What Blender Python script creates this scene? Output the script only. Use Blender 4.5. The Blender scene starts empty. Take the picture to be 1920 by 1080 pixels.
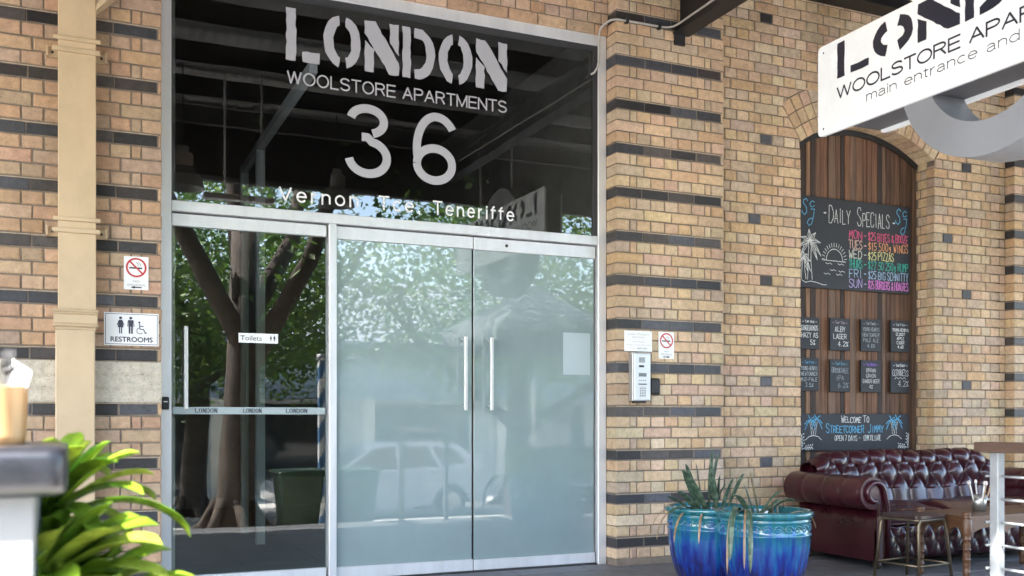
import bpy, math, random
from mathutils import Vector, Matrix
R = math.radians
rnd = random.Random(7)
S = bpy.context.scene
COL = S.collection

# ------------------------------------------------------------------ camera, sky, sun, exposure
cam_d = bpy.data.cameras.new('camera'); cam = bpy.data.objects.new('camera', cam_d); COL.objects.link(cam)
YAW = math.atan(815/1845.)
cam.location = (0, -6.693, 1.15)
cam.rotation_euler = (R(90), 0, -YAW)
cam_d.sensor_width = 36; cam_d.lens = 36*1845/1920.
cam_d.shift_y = (786-540)/1920.
cam_d.clip_start = .05; cam_d.clip_end = 2000
cam_d.dof.use_dof = True; cam_d.dof.focus_distance = 7.6; cam_d.dof.aperture_fstop = 2.6
S.camera = cam

SUN_EL, SUN_AZ = R(52), math.atan2(-.62, -.78)     # azimuth: direction towards the sun in x,y
sdir = Vector((-.78*math.cos(SUN_EL), -.62*math.cos(SUN_EL), math.sin(SUN_EL))).normalized()
W = bpy.data.worlds.new('World'); S.world = W; W.use_nodes = True
wn = W.node_tree.nodes; wl = W.node_tree.links
sky = wn.new('ShaderNodeTexSky'); sky.sky_type = 'NISHITA'; sky.sun_disc = False
sky.sun_elevation = SUN_EL; sky.sun_rotation = math.atan2(sdir.x, sdir.y)
sky.air_density = 1.0; sky.dust_density = 2.0; sky.ozone_density = .6
bg = [n for n in wn if n.type == 'BACKGROUND'][0]
wl.new(sky.outputs[0], bg.inputs[0]); bg.inputs[1].default_value = .15
sl = bpy.data.lights.new('sun', 'SUN'); sl.energy = 3.5; sl.angle = R(.5); sl.color = (1, .95, .87)
so = bpy.data.objects.new('sun', sl); COL.objects.link(so)
so.rotation_euler = sdir.to_track_quat('Z', 'Y').to_euler(); so.location = (0, -6, 30)
S.view_settings.view_transform = 'Standard'; S.view_settings.look = 'None'
S.view_settings.exposure = 3.4; S.view_settings.gamma = 1
S.cycles.max_bounces = 10; S.cycles.transparent_max_bounces = 12; S.cycles.sample_clamp_indirect = 8

# ------------------------------------------------------------------ helpers
class MB:
    def __init__(s): s.v = []; s.f = []; s.c = []; s.sm = []
    def add(s, vs, fs, col=(1, 1, 1, 1), sm=False):
        b = len(s.v); s.v += [tuple(p) for p in vs]
        for f in fs: s.f.append([b+i for i in f]); s.c.append(col); s.sm.append(sm)
    def box(s, x0, x1, y0, y1, z0, z1, col=(1, 1, 1, 1), b=0.0):
        if x0 > x1: x0, x1 = x1, x0
        if y0 > y1: y0, y1 = y1, y0
        if z0 > z1: z0, z1 = z1, z0
        b = min(b, .45*min(x1-x0, y1-y0, z1-z0))
        if b <= 0:
            v = [(x, y, z) for z in (z0, z1) for y in (y0, y1) for x in (x0, x1)]
            s.add(v, [(0, 2, 3, 1), (4, 5, 7, 6), (0, 1, 5, 4), (2, 6, 7, 3), (0, 4, 6, 2), (1, 3, 7, 5)], col); return
        pts = []; idx = {}
        for sx in (0, 1):
            for sy in (0, 1):
                for sz in (0, 1):
                    x, y, z = (x0, x1)[sx], (y0, y1)[sy], (z0, z1)[sz]
                    dx, dy, dz = b*(1-2*sx), b*(1-2*sy), b*(1-2*sz)
                    for a, p in enumerate(((x, y+dy, z+dz), (x+dx, y, z+dz), (x+dx, y+dy, z))):
                        idx[sx, sy, sz, a] = len(pts); pts.append(p)
        F = []; g = lambda sx, sy, sz, a: idx[sx, sy, sz, a]
        for k in (0, 1):
            q = [(0, 0), (0, 1), (1, 1), (1, 0)]
            F.append([g(k, i, j, 0) for i, j in (q if k == 0 else q[::-1])])
            F.append([g(i, k, j, 1) for i, j in (q[::-1] if k == 0 else q)])
            F.append([g(i, j, k, 2) for i, j in (q if k == 0 else q[::-1])])
        for i in (0, 1):
            for j in (0, 1):
                F.append([g(i, j, 0, 0), g(i, j, 0, 1), g(i, j, 1, 1), g(i, j, 1, 0)])
                F.append([g(i, 0, j, 0), g(i, 0, j, 2), g(i, 1, j, 2), g(i, 1, j, 0)])
                F.append([g(0, i, j, 1), g(0, i, j, 2), g(1, i, j, 2), g(1, i, j, 1)])
                for k in (0, 1): F.append([g(i, j, k, 0), g(i, j, k, 1), g(i, j, k, 2)])
        s.add(pts, F, col)
    def quadstrip(s, rows, col=(1, 1, 1, 1), sm=True, closed=False, colf=None):
        n = len(rows[0]); b = len(s.v)
        for r in rows: s.v += [tuple(p) for p in r]
        for i in range(len(rows)-1):
            for j in range(n if closed else n-1):
                k = (j+1) % n
                s.f.append([b+i*n+j, b+i*n+k, b+(i+1)*n+k, b+(i+1)*n+j]); s.sm.append(sm)
                s.c.append(colf(i, j) if colf else col)
    def tube(s, path, r, n=8, col=(1, 1, 1, 1), cap=True, sm=True):
        path = [Vector(p) for p in path]; rows = []
        rr = r if isinstance(r, (list, tuple)) else [r]*len(path)
        t0 = (path[1]-path[0]).normalized()
        up = Vector((0, 0, 1)) if abs(t0.z) < .9 else Vector((1, 0, 0))
        a = t0.cross(up).normalized()
        for i, p in enumerate(path):
            t = (path[min(i+1, len(path)-1)]-path[max(i-1, 0)]).normalized()
            a = (a-t*a.dot(t)).normalized(); bb = t.cross(a)
            rows.append([p+(a*math.cos(2*math.pi*k/n)+bb*math.sin(2*math.pi*k/n))*rr[i] for k in range(n)])
        s.quadstrip(rows, col, sm, True)
        if cap:
            m = len(s.v)-n*len(path)
            s.f.append([m+k for k in range(n)][::-1]); s.f.append([len(s.v)-n+k for k in range(n)])
            s.c += [col, col]; s.sm += [False, False]
    def lathe(s, prof, cx, cy, n=32, col=(1, 1, 1, 1), sm=True, rf=None, colf=None):
        rows = []
        for r, z in prof:
            rows.append([(cx+(r+(rf(r, z, 2*math.pi*k/n) if rf else 0))*math.cos(2*math.pi*k/n),
                          cy+(r+(rf(r, z, 2*math.pi*k/n) if rf else 0))*math.sin(2*math.pi*k/n), z) for k in range(n)])
        s.quadstrip(rows, col, sm, True, colf)
    def prism(s, poly, P, d0, d1, col=(1, 1, 1, 1)):
        n = len(poly)
        v = [P(a, b, d0) for a, b in poly]+[P(a, b, d1) for a, b in poly]
        s.add(v, [list(range(n)), list(range(2*n-1, n-1, -1))]+[[i, i+n, (i+1) % n+n, (i+1) % n] for i in range(n)], col)
    def sphere(s, c, r, n=8, m=6, col=(1, 1, 1, 1), sc=(1, 1, 1)):
        rows = [[(c[0]+sc[0]*r*math.sin(math.pi*i/m)*math.cos(2*math.pi*j/n), c[1]+sc[1]*r*math.sin(math.pi*i/m)*math.sin(2*math.pi*j/n),
                  c[2]+sc[2]*r*math.cos(math.pi*i/m)) for j in range(n)] for i in range(m+1)]
        s.quadstrip(rows, col, True, True)
    def build(s, name, mat, parent=None, **kw):
        me = bpy.data.meshes.new(name)
        root = parent
        off = Vector((0, 0, 0))
        while root is not None: off += root.location; root = root.parent
        if parent is None and s.v:
            xs = [p[0] for p in s.v]; ys = [p[1] for p in s.v]; zs = [p[2] for p in s.v]
            loc = Vector(((min(xs)+max(xs))/2, (min(ys)+max(ys))/2, min(zs)))
        else: loc = Vector((0, 0, 0))
        sh = off+loc
        me.from_pydata([(p[0]-sh.x, p[1]-sh.y, p[2]-sh.z) for p in s.v], [], s.f)
        me.polygons.foreach_set('use_smooth', s.sm)
        at = me.attributes.new('col', 'FLOAT_COLOR', 'CORNER')
        buf = []
        for f, c in zip(s.f, s.c): buf += list(c if len(c) == 4 else (*c, 1))*len(f)
        at.data.foreach_set('color', buf)
        me.materials.append(mat); me.update()
        o = bpy.data.objects.new(name, me); COL.objects.link(o)
        o.location = loc; o.parent = parent
        tag(o, **kw)
        return o

def tag(o, label=None, cat=None, group=None, kind=None):
    if label: o['label'] = label
    if cat: o['category'] = cat
    if group: o['group'] = group
    if kind: o['kind'] = kind
    return o
def thing(name, label, cat, loc=(0, 0, 0), group=None):
    o = bpy.data.objects.new(name, None); COL.objects.link(o); o.location = loc
    o.empty_display_size = .1
    return tag(o, label, cat, group)
def copy_tree(o, parent=None):
    c = o.copy(); COL.objects.link(c); c.parent = parent
    for ch in list(o.children): copy_tree(ch, c)
    return c

# materials ---------------------------------------------------------
def mat(name, col=(.5, .5, .5), rough=.6, metal=0, attr=False, nscale=0, namt=.2, bump=0, bscale=None, coat=0, spec=.5, stretch=(1, 1, 1), alpha_rough=None, trans=0, emit=0, rvar=0):
    m = bpy.data.materials.new(name); m.use_nodes = True
    N = m.node_tree.nodes; L = m.node_tree.links; b = N['Principled BSDF']
    b.inputs['Roughness'].default_value = rough; b.inputs['Metallic'].default_value = metal
    b.inputs['Coat Weight'].default_value = coat; b.inputs['Coat Roughness'].default_value = .03
    b.inputs['Specular IOR Level'].default_value = spec
    out = None
    if attr:
        a = N.new('ShaderNodeAttribute'); a.attribute_name = 'col'; out = a.outputs['Color']
        if alpha_rough is not None:
            mr = N.new('ShaderNodeMapRange'); mr.inputs['To Min'].default_value = alpha_rough; mr.inputs['To Max'].default_value = rough
            L.new(a.outputs['Alpha'], mr.inputs['Value']); L.new(mr.outputs[0], b.inputs['Roughness'])
    else:
        b.inputs['Base Color'].default_value = (*col, 1)
    tc = N.new('ShaderNodeTexCoord'); mp = N.new('ShaderNodeMapping'); mp.inputs['Scale'].default_value = stretch
    L.new(tc.outputs['Object'], mp.inputs[0])
    if nscale:
        nz = N.new('ShaderNodeTexNoise'); nz.inputs['Scale'].default_value = nscale; nz.inputs['Detail'].default_value = 6; nz.inputs['Roughness'].default_value = .65
        L.new(mp.outputs[0], nz.inputs['Vector'])
        rg = N.new('ShaderNodeMapRange'); rg.inputs['From Min'].default_value = .25; rg.inputs['From Max'].default_value = .75
        rg.inputs['To Min'].default_value = 1-namt; rg.inputs['To Max'].default_value = 1+namt*.6
        L.new(nz.outputs['Fac'], rg.inputs['Value'])
        mx = N.new('ShaderNodeVectorMath'); mx.operation = 'SCALE'
        if out: L.new(out, mx.inputs[0])
        else: mx.inputs[0].default_value = col
        L.new(rg.outputs[0], mx.inputs['Scale']); out = mx.outputs[0]
        if rvar:
            r2 = N.new('ShaderNodeMapRange'); r2.inputs['To Min'].default_value = max(0, rough-rvar); r2.inputs['To Max'].default_value = rough+rvar
            L.new(nz.outputs['Fac'], r2.inputs['Value']); L.new(r2.outputs[0], b.inputs['Roughness'])
    if out: L.new(out, b.inputs['Base Color'])
    if bump:
        n2 = N.new('ShaderNodeTexNoise'); n2.inputs['Scale'].default_value = bscale or nscale*3 or 60; n2.inputs['Detail'].default_value = 4
        L.new(mp.outputs[0], n2.inputs['Vector'])
        bp = N.new('ShaderNodeBump'); bp.inputs['Strength'].default_value = bump; bp.inputs['Distance'].default_value = .004
        L.new(n2.outputs['Fac'], bp.inputs['Height']); L.new(bp.outputs[0], b.inputs['Normal'])
    if trans:
        tr = N.new('ShaderNodeBsdfTranslucent'); ms = N.new('ShaderNodeMixShader'); ms.inputs[0].default_value = trans
        if out: L.new(out, tr.inputs[0])
        else: tr.inputs[0].default_value = (*col, 1)
        L.new(b.outputs[0], ms.inputs[1]); L.new(tr.outputs[0], ms.inputs[2]); L.new(ms.outputs[0], N['Material Output'].inputs[0])
    m.diffuse_color = (*col, 1)
    return m

def brick_material():
    m = mat('brick_clay', rough=.88, attr=True, nscale=22, namt=.28, bump=.5, bscale=130, alpha_rough=.42, spec=.3)
    N = m.node_tree.nodes; L = m.node_tree.links; b = N['Principled BSDF']
    src = b.inputs['Base Color'].links[0].from_socket
    tc = [n for n in N if n.type == 'TEX_COORD'][0]
    v = N.new('ShaderNodeTexNoise'); v.inputs['Scale'].default_value = 95; v.inputs['Detail'].default_value = 3
    L.new(tc.outputs['Object'], v.inputs['Vector'])
    r = N.new('ShaderNodeMapRange'); r.inputs['From Min'].default_value = .30; r.inputs['From Max'].default_value = .40; r.inputs['To Min'].default_value = .55
    L.new(v.outputs['Fac'], r.inputs['Value'])
    big = N.new('ShaderNodeTexNoise'); big.inputs['Scale'].default_value = 1.3; big.inputs['Detail'].default_value = 5
    mpw = N.new('ShaderNodeMapping'); mpw.inputs['Scale'].default_value = (1.5, 1.5, .4); L.new(tc.outputs['Object'], mpw.inputs[0]); L.new(mpw.outputs[0], big.inputs['Vector'])
    rb = N.new('ShaderNodeMapRange'); rb.inputs['From Min'].default_value = .3; rb.inputs['From Max'].default_value = .7; rb.inputs['To Min'].default_value = .76; rb.inputs['To Max'].default_value = 1.14
    L.new(big.outputs['Fac'], rb.inputs['Value'])
    mu = N.new('ShaderNodeMath'); mu.operation = 'MULTIPLY'; L.new(r.outputs[0], mu.inputs[0]); L.new(rb.outputs[0], mu.inputs[1])
    sc = N.new('ShaderNodeVectorMath'); sc.operation = 'SCALE'; L.new(src, sc.inputs[0]); L.new(mu.outputs[0], sc.inputs['Scale'])
    L.new(sc.outputs[0], b.inputs['Base Color'])
    return m

def glass_material(name, tint, ior=2.15):
    m = bpy.data.materials.new(name); m.use_nodes = True; N = m.node_tree.nodes; L = m.node_tree.links
    N.remove(N['Principled BSDF'])
    t = N.new('ShaderNodeBsdfTransparent'); t.inputs[0].default_value = (*tint, 1)
    g = N.new('ShaderNodeBsdfGlossy'); g.inputs['Roughness'].default_value = 0; g.inputs[0].default_value = (.97, 1, .99, 1)
    fr = N.new('ShaderNodeFresnel'); fr.inputs[0].default_value = ior
    ge = N.new('ShaderNodeNewGeometry'); inv = N.new('ShaderNodeMath'); inv.operation = 'SUBTRACT'; inv.inputs[0].default_value = 1
    mu = N.new('ShaderNodeMath'); mu.operation = 'MULTIPLY'
    L.new(ge.outputs['Backfacing'], inv.inputs[1]); L.new(fr.outputs[0], mu.inputs[0]); L.new(inv.outputs[0], mu.inputs[1])
    # old glass is never quite flat
    tc = N.new('ShaderNodeTexCoord'); nz = N.new('ShaderNodeTexNoise'); nz.inputs['Scale'].default_value = 1.6
    bp = N.new('ShaderNodeBump'); bp.inputs['Strength'].default_value = .03; bp.inputs['Distance'].default_value = .02
    L.new(tc.outputs['Object'], nz.inputs[0]); L.new(nz.outputs[0], bp.inputs['Height']); L.new(bp.outputs[0], g.inputs['Normal'])
    mx = N.new('ShaderNodeMixShader'); L.new(mu.outputs[0], mx.inputs[0]); L.new(t.outputs[0], mx.inputs[1]); L.new(g.outputs[0], mx.inputs[2])
    L.new(mx.outputs[0], N['Material Output'].inputs[0])
    return m

M = {}
M['brick'] = brick_material()
M['mortar'] = mat('mortar', (.205, .165, .13), .95, nscale=14, namt=.35, bump=.6, bscale=180)
M['alu'] = mat('brushed_aluminium', (.74, .75, .77), .36, metal=.35, nscale=9, namt=.12, bump=.05, bscale=200, rvar=.1, stretch=(1, 1, .15))
M['steel'] = mat('stainless_steel', (.72, .72, .72), .22, metal=1, nscale=5, namt=.08)
M['satin'] = mat('satin_steel_bar', (.60, .60, .59), .42, metal=.45, nscale=9, namt=.1)
M['gasket'] = mat('black_rubber', (.02, .02, .022), .6)
M['film'] = mat('frosted_film', (.285, .37, .37), .55, coat=1, nscale=.8, namt=.18, spec=.3, trans=.12)
M['film'].node_tree.nodes['Principled BSDF'].inputs['Coat IOR'].default_value = 2.15; M['film'].node_tree.nodes['Principled BSDF'].inputs['Coat Roughness'].default_value = .016
M['glass'] = glass_material('clear_glass', (.90, .96, .94))
M['glass_dark'] = glass_material('transom_glass', (.72, .75, .76), 2.05)
M['vinyl'] = mat('silver_vinyl', (.40, .40, .43), .5)
M['cream'] = mat('cream_paint', (.56, .42, .265), .5, nscale=2.2, namt=.24, bump=.12, bscale=60, stretch=(1, 1, .7), rvar=.1)
M['white'] = mat('white_paint', (.8, .8, .8), .4, nscale=6, namt=.06)
M['ink'] = mat('dark_ink', (.03, .035, .05), .5)
M['attr'] = mat('painted_colours', attr=True, rough=.5)
M['black'] = mat('black_paint', (.012, .012, .013), .5, nscale=6, namt=.4, bump=.1, bscale=40)
M['awn'] = mat('dark_sheet_metal', (.26, .255, .255), .5, nscale=3, namt=.4, bump=.1)
M['tile'] = mat('stone_paving', (.16, .16, .165), .55, nscale=5, namt=.3, bump=.2, bscale=80, rvar=.15)
M['chalk'] = mat('chalk', attr=True, rough=.95, nscale=140, namt=.85)
M['board'] = mat('blackboard', (.013, .015, .021), .62, nscale=6, namt=.55, bump=.05, rvar=.12)
M['pvc'] = mat('grey_pvc', (.42, .40, .37), .5, nscale=20, namt=.15)

# lettering ---------------------------------------------------------
_text = {}
def text_mesh(s):
    if s not in _text:
        c = bpy.data.curves.new('t', 'FONT'); c.body = s; c.size = 1
        o = bpy.data.objects.new('t', c); COL.objects.link(o); bpy.context.view_layer.update()
        me = o.evaluated_get(bpy.context.evaluated_depsgraph_get()).to_mesh()
        v = [(p.co.x, p.co.y) for p in me.vertices]; f = [list(p.vertices) for p in me.polygons]
        bpy.data.objects.remove(o); bpy.data.curves.remove(c)
        _text[s] = (v, f)
    return _text[s]
def put_text(mb, s, P, a0, a1, b0, b1=None, d=0, col=(1, 1, 1, 1), cap=.69, bold=0):
    """text s between a0 and a1 along the line, baseline b0, cap height b1-b0 (None: keep the face's own proportions)"""
    v, f = text_mesh(s)
    x0 = min(p[0] for p in v); x1 = max(p[0] for p in v); k = (a1-a0)/(x1-x0)
    q = abs(k) if b1 is None else (b1-b0)/cap
    offs = [(0, 0)] if not bold else [(-bold, 0), (bold, 0), (0, bold), (0, -bold)]
    for i, (ox, oy) in enumerate(offs):
        mb.add([P(a0+(x-x0)*k+ox, b0+y*q+oy, d-i*.00012) for x, y in v], f, col)

GL = {'A': '0,0 2,6 4,0;.8,2 3.2,2', 'B': '0,0 0,6 3,6 4,5 4,4 3,3 0,3;3,3 4,2 4,1 3,0 0,0', 'C': '4,5 3,6 1,6 0,5 0,1 1,0 3,0 4,1',
 'D': '0,0 0,6 2,6 4,4 4,2 2,0 0,0', 'E': '4,0 0,0 0,6 4,6;0,3 3,3', 'F': '0,0 0,6 4,6;0,3 3,3', 'G': '4,5 3,6 1,6 0,5 0,1 1,0 3,0 4,1 4,3 2.5,3',
 'H': '0,0 0,6;4,0 4,6;0,3 4,3', 'I': '2,0 2,6', 'J': '3.4,6 3.4,1 2.4,0 1,0 .2,1', 'K': '0,0 0,6;4,6 0,2.6;1,3.4 4,0', 'L': '0,6 0,0 3.6,0',
 'M': '0,0 .4,6 2,2.4 3.6,6 4,0', 'N': '0,0 0,6 4,0 4,6', 'O': '2,0 .6,.6 0,2 0,4 .6,5.4 2,6 3.4,5.4 4,4 4,2 3.4,.6 2,0', 'P': '0,0 0,6 3,6 4,5 4,4 3,3 0,3',
 'Q': '2,0 0,2 0,4 2,6 4,4 4,2 2,0;2.6,1.6 4.2,-.4', 'R': '0,0 0,6 3,6 4,5 4,4 3,3 0,3;1.6,3 4,0', 'S': '3.8,5 3,6 1,6 0,5 .4,3.8 3.4,2.4 4,1.2 3,0 1,0 0,1',
 'T': '2,0 2,6;-.2,6 4.2,6', 'U': '0,6 0,1.4 1,0 3,0 4,1.4 4,6', 'V': '0,6 2,0 4,6', 'W': '0,6 1,0 2,4 3,0 4,6', 'X': '0,0 4,6;0,6 4,0', 'Y': '0,6 2,3 4,6;2,3 2,0',
 'Z': '0,6 4,6 0,0 4,0', '0': '2,0 .4,1 0,3 .4,5 2,6 3.6,5 4,3 3.6,1 2,0', '1': '1,4.8 2,6 2,0', '2': '0,4.8 1,6 3,6 4,4.8 3.6,3.4 0,0 4,0', '3': '0,6 4,6 2,3.6 4,2.4 3.6,.6 2,0 0,.8',
 '4': '3,0 3,6 0,2 4,2', '5': '3.8,6 .4,6 .2,3.4 2.6,3.6 4,2.2 3.4,.6 2,0 0,.6', '6': '3.4,6 1,4 0,2 1,0 3,0 4,1.4 3,3 .6,2.8', '7': '0,6 4,6 1.4,0', '8': '2,3.2 .4,4.4 1,6 3,6 3.6,4.4 2,3.2 .2,1.6 1,0 3,0 3.8,1.6 2,3.2',
 '9': '3.8,4 2.6,3 .8,3.2 .2,4.6 1.2,6 3,6 3.8,4.6 3.4,0', '$': '3.8,4.8 3,5.4 1,5.4 .2,4.4 1,3.4 3.2,2.6 3.8,1.6 3,.6 1,.6 0,1.2;2,6.4 2,-.4', '%': '0,0 4,6;.4,5 1,5.8 1.6,5 1,4.2 .4,5;2.4,1 3,1.8 3.6,1 3,.2 2.4,1',
 '&': '4,0 .8,4.6 1.4,5.8 2.6,5.6 2.6,4.4 .4,2 .4,.8 1.4,0 2.6,.4 3.8,2.2', '-': '.6,3 3.4,3', '.': '1.8,0 2.2,.4', "'": '2,6 1.8,5', 'g': '3,3.4 1.4,3.4 .8,2.4 1.4,1.4 3,1.6 3,3.4 3,0 2,-1 .8,-.6'}
def stroke(mb, pts, P, w, col, d=-.0015):
    for k in range(len(pts)-1):
        (a, b), (c, e) = pts[k], pts[k+1]
        dx, dy = c-a, e-b; l = math.hypot(dx, dy) or 1
        nx, ny = -dy/l*w/2, dx/l*w/2; ex, ey = dx/l*w*.35, dy/l*w*.35
        d2 = d-rnd.random()*.0004
        mb.add([P(a+nx-ex, b+ny-ey, d2), P(a-nx-ex, b-ny-ey, d2), P(c-nx+ex, e-ny+ey, d2), P(c+nx+ex, e+ny+ey, d2)], [(0, 1, 2, 3)], col)
def chalk(mb, s, P, x0, x1, y, h, w, col, small=False, slope=0):
    """hand lettering: words capped large, other letters smaller when small is set"""
    adv = []; first = True
    for ch in s:
        k = 1 if (not small or first or ch in '-&$%') else .78
        adv.append((ch, k)); first = ch == ' '
    tot = sum((.55 if c == ' ' else .75 if c in "I.'1" else 1)*k for c, k in adv)
    u = (x1-x0)/tot; x = x0
    for c, k in adv:
        st = (.55 if c == ' ' else .75 if c in "I.'1" else 1)*k*u
        if c in GL:
            jy = rnd.uniform(-.04, .04)*h; sk = rnd.uniform(-.05, .05); hh = h*k*rnd.uniform(.93, 1.06)
            for seg in GL[c].split(';'):
                pts = []
                for q in seg.split():
                    a, b = map(float, q.split(','))
                    pts.append((x+st*(.12+.74*(a+rnd.uniform(-.18, .18))/4+sk*b/6), y+jy+slope*(x-x0)+hh*(b+rnd.uniform(-.15, .15))/6))
                stroke(mb, pts, P, w, col)
        x += st

def EA(cx, cy, rx, ry, a0, a1, n=14): return [(cx+rx*math.cos(R(a0+(a1-a0)*i/n)), cy+ry*math.sin(R(a0+(a1-a0)*i/n))) for i in range(n+1)]
X_ = .72
GR = {'W': (.92, [[(0, 1), (.23, 0), (.46, 1), (.69, 0), (.92, 1)]]), 'O': (.76, [EA(.38, .5, .38, .5, 0, 360, 32)]), 'L': (.50, [[(0, 1), (0, 0), (.50, 0)]]),
 'S': (.62, [EA(.31, .76, .29, .24, 15, 265)+EA(.31, .26, .31, .26, 85, -165)]), 'T': (.60, [[(0, 1), (.6, 1)], [(.3, 1), (.3, 0)]]),
 'R': (.64, [[(0, 0), (0, 1)], [(0, 1), (.34, 1)]+EA(.34, .755, .26, .245, 85, -85)+[(.34, .51), (0, .51)], [(.36, .51), (.62, 0)]]),
 'E': (.56, [[(.56, 1), (0, 1), (0, 0), (.56, 0)], [(0, .52), (.52, .52)]]), 'A': (.68, [[(0, 0), (.34, 1), (.68, 0)], [(.13, .35), (.55, .35)]]),
 'P': (.60, [[(0, 0), (0, 1)], [(0, 1), (.34, 1)]+EA(.34, .745, .26, .255, 85, -85)+[(.34, .49), (0, .49)]]), 'M': (.76, [[(0, 0), (0, 1), (.38, 0), (.76, 1), (.76, 0)]]),
 'N': (.64, [[(0, 0), (0, 1), (.64, 0), (.64, 1)]]), 'V': (.66, [[(0, 1), (.33, 0), (.66, 1)]]), ',': (.06, [[(.06, .08), (0, -.12)]]), ' ': (.24, []),
 'e': (.50, [[(0, .38), (.50, .38)], EA(.25, X_/2, .25, X_/2, 0, 325, 26)]), 'o': (.52, [EA(.26, X_/2, .26, X_/2, 0, 360, 28)]), 'c': (.46, [EA(.25, X_/2, .25, X_/2, 45, 315, 24)]),
 'r': (.26, [[(0, 0), (0, X_)], EA(.26, .38, .26, .34, 180, 90, 9)]), 'n': (.44, [[(0, 0), (0, X_)], EA(.22, .46, .22, .26, 180, 0, 14)+[(.44, .3), (.44, 0)]]),
 'm': (.72, [[(0, 0), (0, X_)], EA(.18, .50, .18, .22, 180, 0, 12)+[(.36, .3), (.36, 0)], EA(.54, .50, .18, .22, 180, 0, 12)+[(.72, .3), (.72, 0)]]),
 'i': (.0, [[(0, 0), (0, .68)], [(0, .90), (0, .96)]]), 'f': (.28, [[(.10, 0), (.10, .8)]+EA(.26, .8, .16, .2, 180, 90, 9), [(0, X_), (.28, X_)]]),
 't': (.26, [[(.10, .95), (.10, .16)]+EA(.24, .16, .14, .16, 180, 270, 9), [(0, X_), (.26, X_)]]),
 'a': (.46, [EA(.21, .52, .20, .20, 160, 0, 10)+[(.42, .1), (.46, 0)], EA(.20, .20, .20, .20, 80, 300, 16)+[(.42, .18)], [(.2, .4), (.42, .44)]]),
 'd': (.50, [[(.50, 0), (.50, 1)], EA(.25, X_/2, .25, X_/2, 30, 330, 24)]), 'p': (.5, [[(0, -.28), (0, X_)], EA(.25, X_/2, .25, X_/2, -150, 150, 24)])}
def sign_text(mb, s, P, x0, x1, z0, cap, sw, d=0, col=(1, 1, 1, 1), gap=.14):
    tot = sum(GR[c][0] for c in s)+(len(s)-1)*gap+sw/cap; k = (x1-x0)/(tot*cap); x = sw/2; dd = 0
    for c in s:
        w, paths = GR[c]
        for p in paths:
            q = [(x0+(x+a*cap)*k, z0+sw/2+b*(cap-sw)) for a, b in p]
            if len(q) > 7:
                dd = (dd+1) % 24; rows = []
                for i, (a, b) in enumerate(q):
                    (a0, b0), (a1, b1) = q[max(0, i-1)], q[min(len(q)-1, i+1)]
                    if c in 'Oo' and i in (0, len(q)-1): (a0, b0), (a1, b1) = q[-2], q[1]
                    l = math.hypot(a1-a0, b1-b0) or 1; nx, nz = -(b1-b0)/l*sw/2, (a1-a0)/l*sw/2
                    rows.append([P(a+nx, b+nz, d-dd*.00003), P(a-nx, b-nz, d-dd*.00003)])
                mb.quadstrip(rows, col, False)
            else:
                for (a, b), (a1, b1) in zip(q, q[1:]):
                    dd = (dd+1) % 24; l = math.hypot(a1-a, b1-b) or 1; ex, ez = (a1-a)/l*sw/2, (b1-b)/l*sw/2; e2 = .99 if abs(ex) < 1e-6 or abs(ez) < 1e-6 else .35
                    mb.add([P(u-ez*s1+ex*e2*s2, v+ex*s1+ez*e2*s2, d-dd*.00003) for u, v, s1, s2 in ((a, b, 1, -1), (a, b, -1, -1), (a1, b1, -1, 1), (a1, b1, 1, 1))], [(0, 1, 2, 3)], col)
        x += (w+gap)*cap

PF = lambda yf: (lambda a, b, d: (a, yf+d, b))          # facing -Y, d grows into the wall

# ------------------------------------------------------------------ ground
g = MB()
lev = [(-60, -1.3), (-24, -1.25), (-17.5, -1.05), (-9, -.62), (-7.2, -.50)]
def gz(y):
    if y > -3.7: return 0.0
    if y > -5.3: return -.35*(-3.7-y)/1.6
    if y > -7.2: return -.35
    p = lev[::-1]
    for (y1, z1), (y0, z0) in zip(p, p[1:]):
        if y >= y0: return z0+(z1-z0)*(y-y0)/(y1-y0)
    return -1.3
def sheet(ys, x0, x1, nx=2, dz=0):
    m_ = MB(); m_.quadstrip([[(x0+(x1-x0)*i/(nx-1), y, gz(y)+dz) for i in range(nx)] for y in ys], sm=False); return m_
M['asphalt'] = mat('asphalt', (.13, .13, .132), .9, nscale=30, namt=.3, bump=.4, bscale=150)
M['path'] = mat('concrete_path', (.50, .48, .45), .85, nscale=7, namt=.2, bump=.3, bscale=90)
m_ = MB(); m_.quadstrip([[(-300, y, z), (300, y, z)] for y, z in [(-300, -1.35), (-60, -1.3), (-24, -1.25), (-17.6, -1.06)]], sm=False)
m_.quadstrip([[(-300, .02, -.6), (300, .02, -.6)], [(-300, 300, -.6), (300, 300, -.6)]], sm=False)
m_.build('ground', M['path'], kind='structure')
sheet([-17.5, -9, -7.2], -200, 200).build('road', M['asphalt'], kind='structure')
m_ = MB()
m_.quadstrip([[(-40, -7.19, -.5), (60, -7.19, -.5)], [(-40, -7.17, -.355), (60, -7.17, -.355)], [(-40, -5.3, -.35), (60, -5.3, -.35)], [(-40, -3.7, -.002), (60, -3.7, -.002)]], sm=False)
m_.build('footpath', M['path'], kind='structure')
# pavers of the entrance platform: each paver a slab with a joint
m_ = MB()
y = -3.69; r_ = 0
while y < .2:
    x = -1.2-(r_ % 2)*.3
    while x < 9.6:
        t = rnd.uniform(.8, 1.15)
        m_.box(x, x+.594, y, min(y+.294, .16), -.03, rnd.uniform(-.0015, .0005), (.155*t, .155*t, .165*t, 1), .003)
        x += .6
    y += .3; r_ += 1
m_.build('entrance_paving', mat('bluestone', attr=True, rough=.5, nscale=6, namt=.35, bump=.25, bscale=90, rvar=.15), kind='structure')
m_ = MB(); m_.box(-1.5, 9.6, -3.69, .3, -.34, -.032); m_.build('paving_bed', M['mortar'], kind='structure')

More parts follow.
